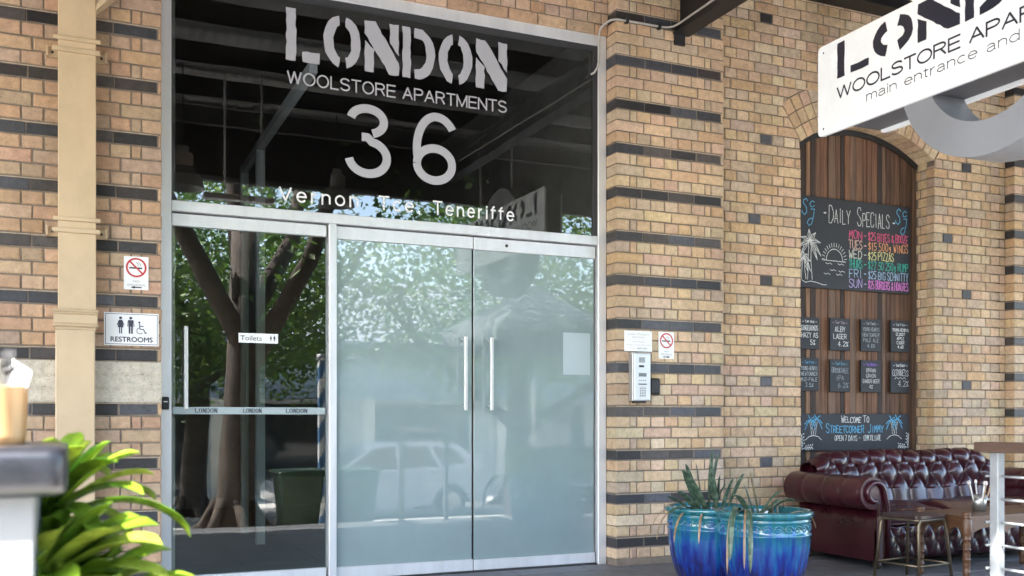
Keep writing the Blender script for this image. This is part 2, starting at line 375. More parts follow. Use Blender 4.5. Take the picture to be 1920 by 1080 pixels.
# ------------------------------------------------------------------ brick building
ZT = lambda j: 4.352-.086*j
PAL = [(.57, .405, .26), (.565, .395, .25), (.585, .435, .28), (.555, .375, .225), (.52, .40, .285), (.60, .47, .32), (.565, .39, .275), (.50, .385, .28), (.58, .42, .265)]
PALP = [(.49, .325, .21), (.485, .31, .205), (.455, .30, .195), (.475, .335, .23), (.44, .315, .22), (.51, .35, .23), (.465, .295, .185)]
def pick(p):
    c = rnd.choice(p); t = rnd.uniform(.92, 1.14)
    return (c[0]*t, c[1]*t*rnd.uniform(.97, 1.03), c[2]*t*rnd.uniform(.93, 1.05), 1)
def blk():
    t = rnd.uniform(.6, 1.3); k = rnd.random()
    c = (.045, .042, .043) if k < .3 else (.078, .078, .088) if k < .7 else (.082, .070, .066)
    return (c[0]*t, c[1]*t, c[2]*t, 0)
def brick(mb, P, q, depth, col, d0=0, c=.004, j=.0023):
    """one brick: q = four front corners (a,b) anticlockwise, chamfered arrises, running back depth"""
    q = [(a+rnd.uniform(-j, j), b+rnd.uniform(-j, j)) for a, b in q]
    ca = sum(a for a, b in q)/4; cb = sum(b for a, b in q)/4
    d0 += rnd.uniform(-.0012, .0012); c *= rnd.choice((.8, 1, 1, 1.3, 1.9))
    def ins(p):
        return (p[0]+(c if p[0] < ca else -c), p[1]+(c if p[1] < cb else -c))
    f = [ins(p) for p in q]
    v = [P(a, b, d0) for a, b in f]+[P(a, b, d0+c) for a, b in q]+[P(a, b, d0+depth) for a, b in q]
    F = [(0, 1, 2, 3)]
    for i in range(4):
        k = (i+1) % 4
        F += [(i, i+4, k+4, k), (i+4, i+8, k+8, k+4)]
    mb.add(v, F, col)
def rect(a0, a1, b0, b1): return [(a0, b0), (a1, b0), (a1, b1), (a0, b1)]
JT = .010
def course(mb, P, j, segs, kind, depth=.1, pal=PAL, d0=0, colf=None, phase=0.):
    """lay one course: segs = [(x0,x1) or (x0 bottom,x1 bottom,x0 top,x1 top)], kind H or S"""
    z1 = ZT(j)-.004; z0 = z1-.076
    pit = .1235 if kind == 'H' else .247
    for sg in segs:
        s4 = sg if len(sg) == 4 else (sg[0], sg[1], sg[0], sg[1])
        lo, hi = min(s4[0], s4[2]), max(s4[1], s4[3])
        k = math.floor((lo-phase)/pit); cuts = []
        while True:
            x = phase+k*pit; k += 1
            if x <= lo+.03: continue
            if x >= hi-.03: break
            cuts.append(x)
        ed = [lo]+cuts+[hi]
        for i in range(len(ed)-1):
            a0 = ed[i]+(JT/2 if i else 0); a1 = ed[i+1]-(JT/2 if i < len(ed)-2 else 0)
            q = [[a0, z0], [a1, z0], [a1, z1], [a0, z1]]
            if i == 0: q[0][0] = s4[0]; q[3][0] = s4[2]
            if i == len(ed)-2: q[1][0] = s4[1]; q[2][0] = s4[3]
            if q[1][0]-q[0][0] < .01 and q[2][0]-q[3][0] < .01: continue
            brick(mb, P, q, depth, colf(j, (a0+a1)/2) if colf else pick(pal), d0)
HB = .1135; CB = .05
def pier_course(mb, P, j, x0, x1, depth, pal, painted=False):
    z1 = ZT(j)-.004; z0 = z1-.076; w = x1-x0
    if j % 4 == 0:
        n = max(1, round(w/.25)); pit = (w-.026)/n; off = rnd.uniform(-.02, .02)
        for i in range(n):
            a0 = x0+.001+i*pit+(.003+off if i else 0); a1 = x0+.001+(i+1)*pit-.003+(off if i < n-1 else 0)
            brick(mb, P, rect(a0, a1, z0+.001, z1-.006), depth, blk(), .003, c=.004)
        mb.add([P(x0+.002, z1+.001, .004), P(x1-.02, z1+.001, .004), P(x1-.02, z1-.005, .0045), P(x0+.002, z1-.005, .0045)], [(0, 1, 2, 3)], (.45, .36, .27, 1))
        for a, b in ((x1-.021, x1-.001), ): brick(mb, P, rect(a, b, z0, z1), depth*.9, pick(pal), .005)
        return
    if j % 4 == 2: ws = [.237]*max(1, round(w/.247))
    else:
        n = max(2, round((w-2*(CB+JT))/.1235))
        ws = [HB, CB]+[HB]*(n-2)+[CB, HB]
    tot = sum(ws)+JT*(len(ws)-1); k = w/tot; x = x0
    for i, b in enumerate(ws):
        col = (.60, .54, .44, 1) if painted else pick(pal)
        brick(mb, P, rect(x, x+b*k, z0, z1), depth, col, .002 if painted else 0, c=.006 if painted else .004)
        x += (b+JT)*k

bld = thing('brick_building', 'cream and buff brick warehouse front with dark banded piers and arched recess', 'building', (0, 0, 0))
J0, J1 = -11, 50
def pier(x0, x1, depth, pal, painted=False):
    mb = MB()
    P = PF(0)
    for j in range(J0, J1): pier_course(mb, P, j, x0, x1, depth, pal, painted and 33 <= j <= 35)
    if painted: mb.add([P(x0, ZT(33), .004), P(x1, ZT(33), .004), P(x1, ZT(36), .004), P(x0, ZT(36), .004)], [(0, 1, 2, 3)], (.56, .50, .40, 1))
    o = mb.build('pier', M['brick'], bld)
    c = MB(); c.box(x0+.007, x1-.007, .008, .5, 0, 5.4); c.build('mortar_core', M['mortar'], o)
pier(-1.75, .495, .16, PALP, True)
pier(3.848, 4.859, .16, PAL)
pier(8.232, 9.6, .16, PAL)
# brickwork over the entrance
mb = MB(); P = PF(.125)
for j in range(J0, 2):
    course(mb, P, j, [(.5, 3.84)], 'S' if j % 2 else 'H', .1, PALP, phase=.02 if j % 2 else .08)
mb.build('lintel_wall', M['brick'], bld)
c = MB(); c.box(.5, 3.845, .133, .4, 4.203, 5.3); c.build('lintel_core', M['mortar'], bld)
# arched wall
AX, SP, RI, RE = 6.5205, 3.56, 1.3875, 1.3875+.376
HALF = .78; ZC = SP+.24-RI
XL, XR = AX-HALF, AX+HALF
skx = HALF*RE/RI; skz = ZC+(SP-ZC)*RE/RI
def ext_half(z):
    if z <= SP: return HALF
    if z <= skz: return HALF+(skx-HALF)*(z-SP)/(skz-SP)
    d = RE*RE-(z-ZC)**2
    return math.sqrt(d) if d > 0 else None
mb = MB(); P = PF(.1); YW = .1
bh = {(17, 5.30), (17, 7.42), (9, 5.34), (9, 7.7), (23, 5.33), (23, 7.72), (-3, 5.34), (33, 5.35), (33, 7.7), (41, 5.34), (41, 7.47)}
def wcol(j, x):
    for jj, xx in bh:
        if jj == j and abs(x-xx) < .062: return blk()
    return pick(PAL)
for j in range(J0, J1):
    zt = ZT(j)-.004; zb = zt-.076
    hb, ht = ext_half(zb), ext_half(zt)
    kd = 'H' if j % 2 else 'S'; ph = .0 if j % 2 else .06
    g_ = .008
    if hb is None: segs = [(4.865, 8.225)]
    elif ht is None: segs = [(4.865, AX-hb-g_, 4.865, AX-g_), (AX+hb+g_, 8.225, AX+g_, 8.225)]
    else: segs = [(4.865, AX-hb-(g_ if zt > SP else 0), 4.865, AX-ht-(g_ if zt > SP else 0)), (AX+hb+(g_ if zt > SP else 0), 8.225, AX+ht+(g_ if zt > SP else 0), 8.225)]
    course(mb, P, j, segs, kd, .09, PAL, phase=ph, colf=wcol)
# jamb and reveal returns
for side, xf, sg in ((0, XL, -1), (1, XR, 1)):
    PX = (lambda xf, sg: (lambda a, b, d: (xf+sg*d, a, b)))(xf, sg)
    for j in range(J0, J1):
        zt = ZT(j)-.004; zb = zt-.076
        if zt > SP+.02: continue
        if j % 2: brick(mb, PX, rect(.195, .30, zb, zt), .05, pick(PAL)); 
        else: brick(mb, PX, rect(.275, .32, zb, zt), .05, pick(PAL)); brick(mb, PX, rect(.192, .266, zb, zt), .05, pick(PAL))
wall = mb.build('arched_wall', M['brick'], bld)
c = MB()
poly_l = [(4.86, 0), (XL-.008, 0), (XL-.008, SP), (AX-skx, skz)]
arcp = [(AX-RE*math.sin(t), ZC+RE*math.cos(t)) for t in [math.asin(skx/RE)*(1-i/12) for i in range(1, 12)]]
poly_l += arcp+[(AX, ZC+RE), (AX, 5.4), (4.86, 5.4)]
c.prism(poly_l, PF(.108), 0, .25); c.prism([(2*AX-a, b) for a, b in poly_l][::-1], PF(.108), 0, .25)
c.box(8.1, 8.24, .108, .35, 0, 5.4)
c.build('wall_core', M['mortar'], wall)
mb = MB(); ang = math.asin(HALF/RI)
n = 20
for ring in range(3):
    r0 = RI+ring*.1255; r1 = r0+.116
    for i in range(n):
        t0 = -ang+2*ang*i/n; t1 = -ang+2*ang*(i+1)/n
        gp = .0048/RI
        q = [(AX+r0*math.sin(t0+gp), ZC+r0*math.cos(t0+gp)), (AX+r0*math.sin(t1-gp), ZC+r0*math.cos(t1-gp)), (AX+r1*math.sin(t1-gp), ZC+r1*math.cos(t1-gp)), (AX+r1*math.sin(t0+gp), ZC+r1*math.cos(t0+gp))]
        brick(mb, P, q, .235 if ring == 0 else .1, pick(PAL), -.001, c=.0025, j=.001)
o = mb.build('arch', M['brick'], bld)
c = MB(); ts = [-ang+2*ang*i/40 for i in range(41)]
c.quadstrip([[(AX+r*math.sin(t), yy, ZC+r*math.cos(t)) for r, yy in ((RI+.008, .34), (RI+.008, .109), (RE, .109))] for t in ts], sm=False)
c.build('arch_mortar', M['mortar'], o)
# upper storeys and unseen flanks, dressed with a procedural bond
m = mat('upper_brick', (.4, .28, .18), .9); N = m.node_tree.nodes; L = m.node_tree.links
bt = N.new('ShaderNodeTexBrick'); bt.inputs['Color1'].default_value = (.45, .31, .19, 1); bt.inputs['Color2'].default_value = (.36, .25, .16, 1); bt.inputs['Mortar'].default_value = (.2, .17, .14, 1)
bt.inputs['Scale'].default_value = 1; bt.inputs['Brick Width'].default_value = .24; bt.inputs['Row Height'].default_value = .086; bt.inputs['Mortar Size'].default_value = .009
tc = N.new('ShaderNodeTexCoord'); sx = N.new('ShaderNodeSeparateXYZ'); cx = N.new('ShaderNodeCombineXYZ')
L.new(tc.outputs['Object'], sx.inputs[0]); L.new(sx.outputs[0], cx.inputs[0]); L.new(sx.outputs[2], cx.inputs[1]); L.new(cx.outputs[0], bt.inputs['Vector']); L.new(bt.outputs[0], N['Principled BSDF'].inputs['Base Color'])
mb = MB(); mb.box(-16, 24, .05, 9, 5.4, 11.5); mb.box(-16, -1.76, .02, .5, -.5, 5.395); mb.box(9.61, 24, .02, .5, -.5, 5.395)
mb.build('upper_wall', m, bld)
M['lobby'] = mat('lobby_plaster', (.26, .23, .21), .7, nscale=3, namt=.3)
mb = MB()
mb.box(.50, .60, .26, 6.5, 0, 4.3); mb.box(3.80, 3.9, .26, 6.5, 0, 4.3); mb.box(.5, 3.9, 6.5, 6.6, 0, 4.3)
mb.build('lobby_wall', M['lobby'], bld)
mb = MB(); mb.box(.5, 3.9, .26, 6.6, 4.3, 4.4); mb.build('lobby_ceiling', M['black'], bld)
mb = MB()
for i in range(6):
    for k in range(11): mb.box(.6+i*.6, 1.195+i*.6, .17+k*.6, .765+k*.6, -.05, 0, (.07, .075, .08, 1), .002)
mb.build('lobby_floor', M['tile'], bld)

# ------------------------------------------------------------------ glazed entrance
ent = thing('glazed_entrance', 'aluminium framed shopfront with big lettered transom and three glass doors', 'shopfront', (2.18, .2, 0))
YF = .155
mb = MB()
mb.box(.498, .568, YF, .27, 0, 4.195, b=.004); mb.box(3.772, 3.845, YF, .27, 0, 4.195, b=.004)
mb.box(.568, 3.772, YF, .27, 4.105, 4.195, b=.004)
mb.box(.568, 3.772, YF-.002, .27, 2.528, 2.598, b=.004)
mb.box(1.620, 1.674, YF, .27, .0, 2.528, b=.004)
mb.build('frame', M['alu'], ent)
mb = MB()      # dark glazing bead inside the transom opening
mb.box(.568, 3.772, .167, .2, 4.062, 4.105); mb.box(3.735, 3.772, .167, .2, 2.598, 4.062); mb.box(.568, .576, .167, .2, 2.598, 4.062)
mb.box(.568, 3.772, .17, .26, .0, .012)
mb.build('glazing_bead', mat('dark_anodised', (.06, .06, .065), .4, metal=.3), ent)
mb = MB(); mb.box(.57, 3.77, .185, .195, 2.6, 4.1); tr = mb.build('transom_glass', M['glass_dark'], ent)
# transom lettering
PV = PF(.1835)
def outline(pts, rough=.004):
    out = []
    for i in range(len(pts)):
        (a, b), (c_, e) = pts[i], pts[(i+1) % len(pts)]
        nn = max(1, int(math.hypot(c_-a, e-b)/.03))
        for k in range(nn):
            t = k/nn; out.append((a+(c_-a)*t+(rnd.uniform(-rough, rough)), b+(e-b)*t+(rnd.uniform(-rough, rough))))
    return out
def ngon(mb, poly, P, d, col=(1, 1, 1, 1), back=None):
    """triangulated flat polygon"""
    from mathutils.geometry import tessellate_polygon
    tri = tessellate_polygon([[Vector((a, b, 0)) for a, b in poly]])
    mb.add([P(a, b, d) for a, b in poly], [list(t) for t in tri], col)
def stencil(mb, s, P, x0, x1, z0, z1, d, col, sw=.27, open_=14):
    """rough stencil capitals: solid stems with bridges, edges worn"""
    H = z1-z0
    def arc(cx, cz, rx, rz, a0, a1, th, n=9):
        o = [(cx+rx*math.cos(R(a0+(a1-a0)*i/n)), cz+rz*math.sin(R(a0+(a1-a0)*i/n))) for i in range(n+1)]
        i_ = [(cx+(rx-th)*math.cos(R(a0+(a1-a0)*i/n)), cz+(rz-th*1.05)*math.sin(R(a0+(a1-a0)*i/n))) for i in range(n+1)]
        return o+i_[::-1]
    lay = {'L': .92, 'O': 1.06, 'N': 1.0, 'D': .98}
    sp = .115; tot = sum(lay[c] for c in s)+sp*(len(s)-1); u = (x1-x0)/tot; x = x0
    for ch in s:
        w = lay[ch]*u; q = []; st = sw*u
        if ch == 'L':
            q = [[(x, z0), (x+st, z0), (x+st, z1), (x, z1)], [(x+st+.17*u, z0-.0*H), (x+w, z0), (x+w, z0+.21*H), (x+st+.17*u, z0+.2*H)]]
        elif ch == 'O':
            cx, cz = x+w/2, (z0+z1)/2
            q = [arc(cx-.05*u, cz, w/2-.05*u, H/2, 90+open_/2, 270-open_/2, st), arc(cx+.05*u, cz, w/2-.05*u, H/2, -90+open_/2, 90-open_/2, st)]
        elif ch == 'D':
            q = [[(x, z0), (x+st*.9, z0), (x+st*.9, z1), (x, z1)]]
            a = arc(x+.50*w, (z0+z1)/2, w*.5, H/2, -90, 90, st, 12)
            k = len(a)//2; xs = x+st*.9+.12*u
            q.append([(xs, z0)]+a[:k]+[(xs, z1), (xs, z1-.19*H)]+a[k:]+[(xs, z0+.19*H)])
        elif ch == 'N':
            q = [[(x, z0), (x+st, z0), (x+st, z0+.44*H), (x, z0+.62*H)],
                 [(x, z1), (x+.30*w, z1), (x+w, z0+.26*H), (x+w, z0), (x+w-.28*w, z0), (x+.0*w, z1-.26*H)],
                 [(x+w-st, z1), (x+w, z1), (x+w, z0+.40*H), (x+w-st, z0+.62*H)]]
        for p in q:
            ngon(mb, outline(p, .0045*H/.37), P, d, col)
        x += w+sp*u
mb = MB()
stencil(mb, 'LONDON', PV, 1.325, 2.995, 3.645, 4.012, 0, (1, 1, 1, 1))
sign_text(mb, 'WOOLSTORE APARTMENTS', PV, 1.329, 2.995, 3.481, .093, .0112, gap=.19)
_dk = [0]
def thick(path, th, P):
    n = len(path); rows = []; _dk[0] += 1
    for i, (a, b) in enumerate(path):
        (a0, b0), (a1, b1) = path[max(0, i-1)], path[min(n-1, i+1)]
        l = math.hypot(a1-a0, b1-b0); nx, nz = -(b1-b0)/l*th/2, (a1-a0)/l*th/2
        rows.append([P(a+nx, b+nz, -.0003*_dk[0]), P(a-nx, b-nz, -.0003*_dk[0])])
    mb.quadstrip(rows, sm=False)
TH = .062
el = lambda cx, cz, rx, rz, a0, a1, n=22: [(cx+rx*math.cos(R(a0+(a1-a0)*i/n)), cz+rz*math.sin(R(a0+(a1-a0)*i/n))) for i in range(n+1)]
thick(el(1.904, 3.288, .122, .090, 170, -72), TH, PV)
thick([(1.862, 3.172), (1.905, 3.172)]+el(1.908, 3.028, .140, .116, 78, -172), TH, PV)
thick(el(2.413, 3.030, .137, .118, -180, 180, 36), TH, PV)
thick(el(2.425, 3.200, .150, .182, 32, 100)[:]+el(2.425, 3.140, .150, .242, 100, 200), TH, PV)
o = mb.build('transom_lettering', M['vinyl'], tr)
mb = MB()
sign_text(mb, 'Vernon', PV, 1.273, 1.838, 2.660, .104, .0128, gap=.36); sign_text(mb, 'Tce,', PV, 1.985, 2.30, 2.660, .104, .0128, gap=.36); sign_text(mb, 'Teneriffe', PV, 2.40, 3.056, 2.660, .104, .0128, gap=.36)
mb.build('transom_lettering', M['white'], tr)

def door(name, x0, x1, glassmat, zb0, zb1, zt0, hx, tilt=0, lab=None):
    cxm = (x0+x1)/2
    r = thing(name, None, None, (cxm-ent.location.x, .2-ent.location.y, 0)); r.parent = ent
    if lab: r['label'] = lab
    # work in world coordinates
    mb = MB(); mb.box(x0+.004, x1-.004, .196, .206, zb1, zt0, b=.0015); pane = mb.build('pane', glassmat, r)
    mb = MB(); mb.box(x0, x1, .178, .224, zt0, 2.517, b=.003); mb.build('rail', M['alu'], r)
    mb = MB(); mb.box(x0, x1, .178, .224, zb0, zb1, b=.003); mb.build('rail', M['alu'], r)
    mb = MB()
    for zz in (1.245, 1.74): mb.tube([(hx, .196, zz), (hx, .135, zz)], .008, 8)
    mb.box(hx-.0125, hx+.0125, .112, .137, 1.215, 1.765, b=.004); mb.build('handle', M['satin'], r)
    r.rotation_euler.z = tilt
    return r, pane
d1, p1 = door('clear_door', .574, 1.606, M['glass'], .022, .104, 2.436, .657, lab='clear glass door leaf with a dark lobby behind')
d2, p2 = door('frosted_door', 1.678, 2.716, M['film'], .014, .100, 2.428, 2.637)
d3, p3 = door('frosted_door', 2.724, 3.757, M['film'], .014, .092, 2.424, 2.846)
mb = MB(); mb.tube([(2.72, .2, .1), (2.72, .2, 2.43)], .003, 6); mb.build('door_seal', M['gasket'], ent)
mb = MB(); mb.tube([(2.99, .1775, 2.47), (2.99, .174, 2.47)], .012, 12); mb.tube([(2.99, .1765, 2.47), (2.99, .1725, 2.47)], .006, 8); mb.build('lock', M['gasket'], ent)
mb = MB()
for x in (.612, ): mb.tube([(x, YF+.001, 2.55), (x, YF-.004, 2.55)], .004, 8)
mb.build('screw', M['steel'], ent)
# frosted strip with names and the toilets sticker
mb = MB(); mb.add([(x, .1945, z) for x, z in ((.58, 1.184), (1.6, 1.184), (1.6, 1.232), (.58, 1.232))], [(0, 1, 2, 3)]); 
st = mb.build('manifestation_strip', mat('frosted_vinyl', (.34, .40, .40), .6), d1)
mb = MB()
for a0, a1 in ((.722, .866), (1.035, 1.16), (1.325, 1.475)): stencil(mb, 'LONDON', PF(.1935), a0, a1, 1.193, 1.224, 0, (1, 1, 1, 1))
mb.build('strip_lettering', M['ink'], d1)
mb = MB(); mb.add([(x, .1932, z) for x, z in ((1.005, 1.673), (1.271, 1.673), (1.271, 1.739), (1.005, 1.739))], [(0, 1, 2, 3)], (.78, .78, .76, 1))
put_text(mb, 'Toilets', PF(.1927), 1.018, 1.16, 1.690, 1.722, 0, (.02, .02, .02, 1))
def person_icon(mb, P, x, z, h, col, dress=False, d=0):
    r = h*.085
    ngon(mb, [(x+r*math.cos(2*math.pi*i/14), z+h-r+r*math.sin(2*math.pi*i/14)) for i in range(14)], P, d, col)
    b = lambda pts: ngon(mb, [(x+a*h, z+c*h) for a, c in pts], P, d, col)
    if dress:
        b([(-.09, .80), (.09, .80), (.16, .36), (-.16, .36)]); b([(-.09, .36), (-.02, .36), (-.02, 0), (-.08, 0)]); b([(.02, .36), (.09, .36), (.08, 0), (.02, 0)])
        b([(-.10, .80), (-.07, .72), (-.17, .46), (-.21, .48)]); b([(.10, .80), (.07, .72), (.17, .46), (.21, .48)])
    else:
        b([(-.15, .80), (.15, .80), (.13, .42), (-.13, .42)]); b([(-.12, .42), (-.015, .42), (-.02, 0), (-.11, 0)]); b([(.015, .42), (.12, .42), (.11, 0), (.02, 0)])
        b([(-.16, .80), (-.15, .72), (-.16, .42), (-.20, .42)]); b([(.16, .80), (.15, .72), (.16, .42), (.20, .42)])
person_icon(mb, PF(.1927), 1.222, 1.69, .036, (.02, .02, .02, 1), True); person_icon(mb, PF(.1927), 1.246, 1.69, .036, (.02, .02, .02, 1))
mb.build('toilets_sticker', M['attr'], d1)
mb = MB(); mb.add([(x, .1945, z) for x, z in ((3.48, 1.50), (3.72, 1.50), (3.72, 1.83), (3.48, 1.83))], [(0, 1, 2, 3)])
mb.build('paper_notice', mat('faded_paper', (.40, .48, .50), .7), d3)
# inner glazed partition seen through the clear door
part = thing('lobby_partition', 'glazed aluminium partition standing inside the lobby behind the clear door', 'partition', (1.54, 1.9, 0))
mb = MB()
mb.box(1.50, 1.58, 2.50, 2.58, 0, 3.70, b=.003); mb.box(1.50, 1.58, 3.42, 3.50, 0, 3.70, b=.003); mb.box(1.51, 1.57, .30, 3.5, 3.62, 3.70, b=.003)
mb.build('frame', M['white'], part)
mb = MB(); mb.box(1.535, 1.545, 2.58, 3.42, .01, 3.62); mb.build('pane', M['glass'], part)
mb = MB(); mb.box(1.44, 1.46, 2.75, 2.77, 1.15, 1.80, b=.003); mb.build('handle', M['satin'], part)

# ------------------------------------------------------------------ wall furniture
mb = MB(); mb.box(.508, .552, .128, YF, 1.213, 1.297, b=.006); 
rd = mb.build('card_reader', M['gasket'], label='small black card reader on the door frame', cat='card reader')
mb = MB(); mb.box(.518, .542, .1265, .1285, 1.262, 1.268); mb.build('indicator', M['white'], rd)

def no_smoking(name, x0, x1, z0, z1, yb, label, arrow):
    mb = MB(); mb.box(x0, x1, yb-.004, yb, z0, z1, (.80, .80, .80, 1), .001)
    w = x1-x0; cx = (x0+x1)/2; rr = w*.42; cz = z1-.06*w-rr; P = PF(yb-.005)
    n = 36; red = (.50, .03, .03, 1); blk_ = (.02, .02, .02, 1)
    def bar(ax, az, bx, bz, wd, d, col):
        l = math.hypot(bx-ax, bz-az); nx, nz = -(bz-az)/l*wd/2, (bx-ax)/l*wd/2
        mb.add([P(ax+nx, az+nz, d), P(ax-nx, az-nz, d), P(bx-nx, bz-nz, d), P(bx+nx, bz+nz, d)], [(0, 1, 2, 3)], col)
    bar(cx-.28*w, cz-.02*w, cx+.24*w, cz-.02*w, .065*w, 0, blk_)
    for k in (0, 1):
        pts = [(cx+(.04+.09*k)*w+.05*w*math.sin(i*1.1), cz+(.06+.045*i)*w) for i in range(5)]
        for a, b in zip(pts, pts[1:]): bar(*a, *b, .02*w, 0, (.15, .15, .15, 1))
    ring = [[P(cx+r*math.cos(2*math.pi*i/n), cz+r*math.sin(2*math.pi*i/n), -.0005) for r in (rr, rr-.075*w)] for i in range(n+1)]
    mb.quadstrip(ring, red, False)
    a = R(135); bar(cx+rr*.95*math.cos(a), cz+rr*.95*math.sin(a), cx-rr*.95*math.cos(a), cz-rr*.95*math.sin(a), .07*w, -.0007, red)
    h = .075*w*1.2
    put_text(mb, 'NO', P, cx-.13*w, cx+.13*w, cz-rr-.22*w, cz-rr-.22*w+h, 0, (.25, .25, .25, 1)); put_text(mb, 'SMOKING', P, cx-.36*w, cx+.36*w, cz-rr-.38*w, cz-rr-.38*w+h, 0, (.25, .25, .25, 1))
    za = z0+.10*w; s = arrow
    bar(cx-s*.22*w, za, cx+s*.1*w, za, .05*w, 0, blk_)
    mb.add([P(cx+s*.24*w, za, 0), P(cx+s*.06*w, za+.06*w, 0), P(cx+s*.06*w, za-.06*w, 0)], [(0, 1, 2)], blk_)
    return mb.build(name, M['attr'], label=label, cat='sign')
no_smoking('no_smoking_sign', .269, .416, 1.973, 2.184, -.002, 'no smoking sign above the restrooms sign, beside the downpipe', -1)
no_smoking('no_smoking_sign', 4.229, 4.374, 1.632, 1.846, -.002, 'no smoking sign beside the white notice over the intercom', 1)
# restrooms sign
mb = MB(); mb.box(.153, .477, -.006, -.002, 1.617, 1.824, (.80, .80, .80, 1), .001); P = PF(-.0065); nv = (.03, .035, .06, 1)
for a, b, c_, e in ((.160, .470, 1.624, 1.6275), (.160, .470, 1.8135, 1.817), (.160, .1635, 1.6275, 1.8135), (.4665, .470, 1.6275, 1.8135)):
    mb.add([P(a, c_, 0), P(b, c_, 0), P(b, e, 0), P(a, e, 0)], [(0, 1, 2, 3)], nv)
put_text(mb, 'RESTROOMS', P, .192, .440, 1.641, 1.671, 0, nv, bold=.0012)
person_icon(mb, P, .250, 1.692, .108, nv, True); person_icon(mb, P, .310, 1.692, .108, nv)
wx, wz = .365, 1.712
ring = [[P(wx+r*math.cos(t), wz+r*math.sin(t), 0) for r in (.021, .017)] for t in [R(95+i*230/16) for i in range(17)]]; mb.quadstrip(ring, nv, False)
for pts in ([(.362, 1.755), (.365, 1.722), (.386, 1.722), (.396, 1.697), (.404, 1.701)], [(.363, 1.742), (.384, 1.740)]):
    stroke(mb, pts, P, .006, nv, -.0002)
ngon(mb, [(.361+.0065*math.cos(2*math.pi*i/12), 1.765+.0065*math.sin(2*math.pi*i/12)) for i in range(12)], P, 0, nv)
mb.build('restrooms_sign', M['attr'], label='white restrooms sign with man, woman and wheelchair symbols', cat='sign')
# notice
mb = MB(); mb.box(3.916, 4.168, -.006, -.001, 1.684, 1.846, (.78, .78, .77, 1), .001); P = PF(-.0065); gy = (.45, .42, .38, 1)
put_text(mb, 'London Woolstore', P, 3.945, 4.140, 1.811, 1.829, 0, gy); put_text(mb, 'Apartments', P, 3.985, 4.10, 1.789, 1.806, 0, gy)
mb.add([P(3.925, 1.7775, 0), P(4.158, 1.7775, 0), P(4.158, 1.7785, 0), P(3.925, 1.7785, 0)], [(0, 1, 2, 3)], gy)
put_text(mb, 'Onsite Manager', P, 3.985, 4.10, 1.755, 1.768, 0, gy); put_text(mb, 'Monday to Friday 8.30 to 5.00', P, 3.935, 4.150, 1.729, 1.741, 0, gy); put_text(mb, 'Phone', P, 3.97, 4.01, 1.702, 1.713, 0, gy)
put_text(mb, '0400 000', P, 4.03, 4.12, 1.702, 1.715, 0, (.12, .12, .12, 1))
mb.build('notice_plate', M['attr'], label='white notice plate with faded print above the intercom', cat='notice')
# intercom
it = thing('intercom', 'steel door intercom panel with keypad on the brick pier', 'intercom', (4.04, 0, 1.29))
mb = MB(); mb.box(3.955, 4.122, -.062, -.001, 1.292, 1.672, b=.004); mb.build('housing', mat('grey_steel', (.42, .42, .42), .4, metal=.5), it)
mb = MB(); mb.box(3.968, 4.114, -.068, -.0625, 1.300, 1.660, b=.002); mb.build('faceplate', mat('satin_steel', (.62, .62, .61), .35, metal=.6, nscale=12, namt=.06), it)
mb = MB()
for k in range(7): mb.box(4.010, 4.064, -.0695, -.068, 1.594+k*.006, 1.597+k*.006)
mb.build('speaker_grille', M['gasket'], it)
mb = MB(); mb.box(4.010, 4.056, -.070, -.068, 1.556, 1.572); mb.build('camera_window', M['gasket'], it)
mb = MB(); mb.box(4.008, 4.078, -.070, -.068, 1.483, 1.511); mb.build('display', mat('lcd_grey', (.16, .18, .18), .3), it)
mb = MB(); mb.box(4.006, 4.080, -.071, -.068, 1.420, 1.428); mb.build('card_slot', M['gasket'], it)
mb = MB()
for r_ in range(4):
    for c_ in range(3): mb.box(4.018+c_*.02, 4.031+c_*.02, -.072, -.068, 1.386-r_*.019, 1.398-r_*.019, b=.002)
for c_ in range(4): mb.box(4.010+c_*.018, 4.020+c_*.018, -.072, -.068, 1.449, 1.457, b=.002)
mb.build('keypad', mat('grey_keys', (.28, .28, .28), .4, metal=.4), it)
mb = MB(); mb.box(3.985, 4.085, -.05, -.002, 1.278, 1.2915); mb.build('base_bracket', M['gasket'], it)
mb = MB(); mb.box(4.150, 4.230, -.036, -.002, 1.345, 1.474, b=.01); rd = mb.build('card_reader', mat('black_plastic', (.015, .015, .018), .3), label='black card reader next to the steel intercom', cat='card reader')
mb = MB(); mb.box(4.165, 4.215, -.039, -.035, 1.358, 1.462, b=.002); mb.build('cover', M['gasket'], rd)
# conduit
mb = MB()
pth = [(3.700, .145, 3.865), (3.725, .135, 3.88), (3.745, .12, 3.92), (3.752, .11, 3.97), (3.752, .105, 4.17), (3.756, .09, 4.215), (3.775, .05, 4.245), (3.80, .0, 4.257), (3.84, -.018, 4.262), (3.92, -.02, 4.264), (4.25, -.02, 4.268), (4.30, -.022, 4.272), (4.335, -.05, 4.273), (4.345, -.12, 4.273), (4.345, -1.5, 4.30), (4.345, -4.4, 4.36)]
mb.tube(pth, .0085, 8); cd = mb.build('conduit', M['pvc'], label='pale grey conduit running from the door head along the steel beam', cat='conduit')
for x in (3.93, 4.225):
    mb = MB(); mb.box(x-.012, x+.012, -.035, .0, 4.245, 4.29); mb.build('saddle_clip', M['gasket'], cd)

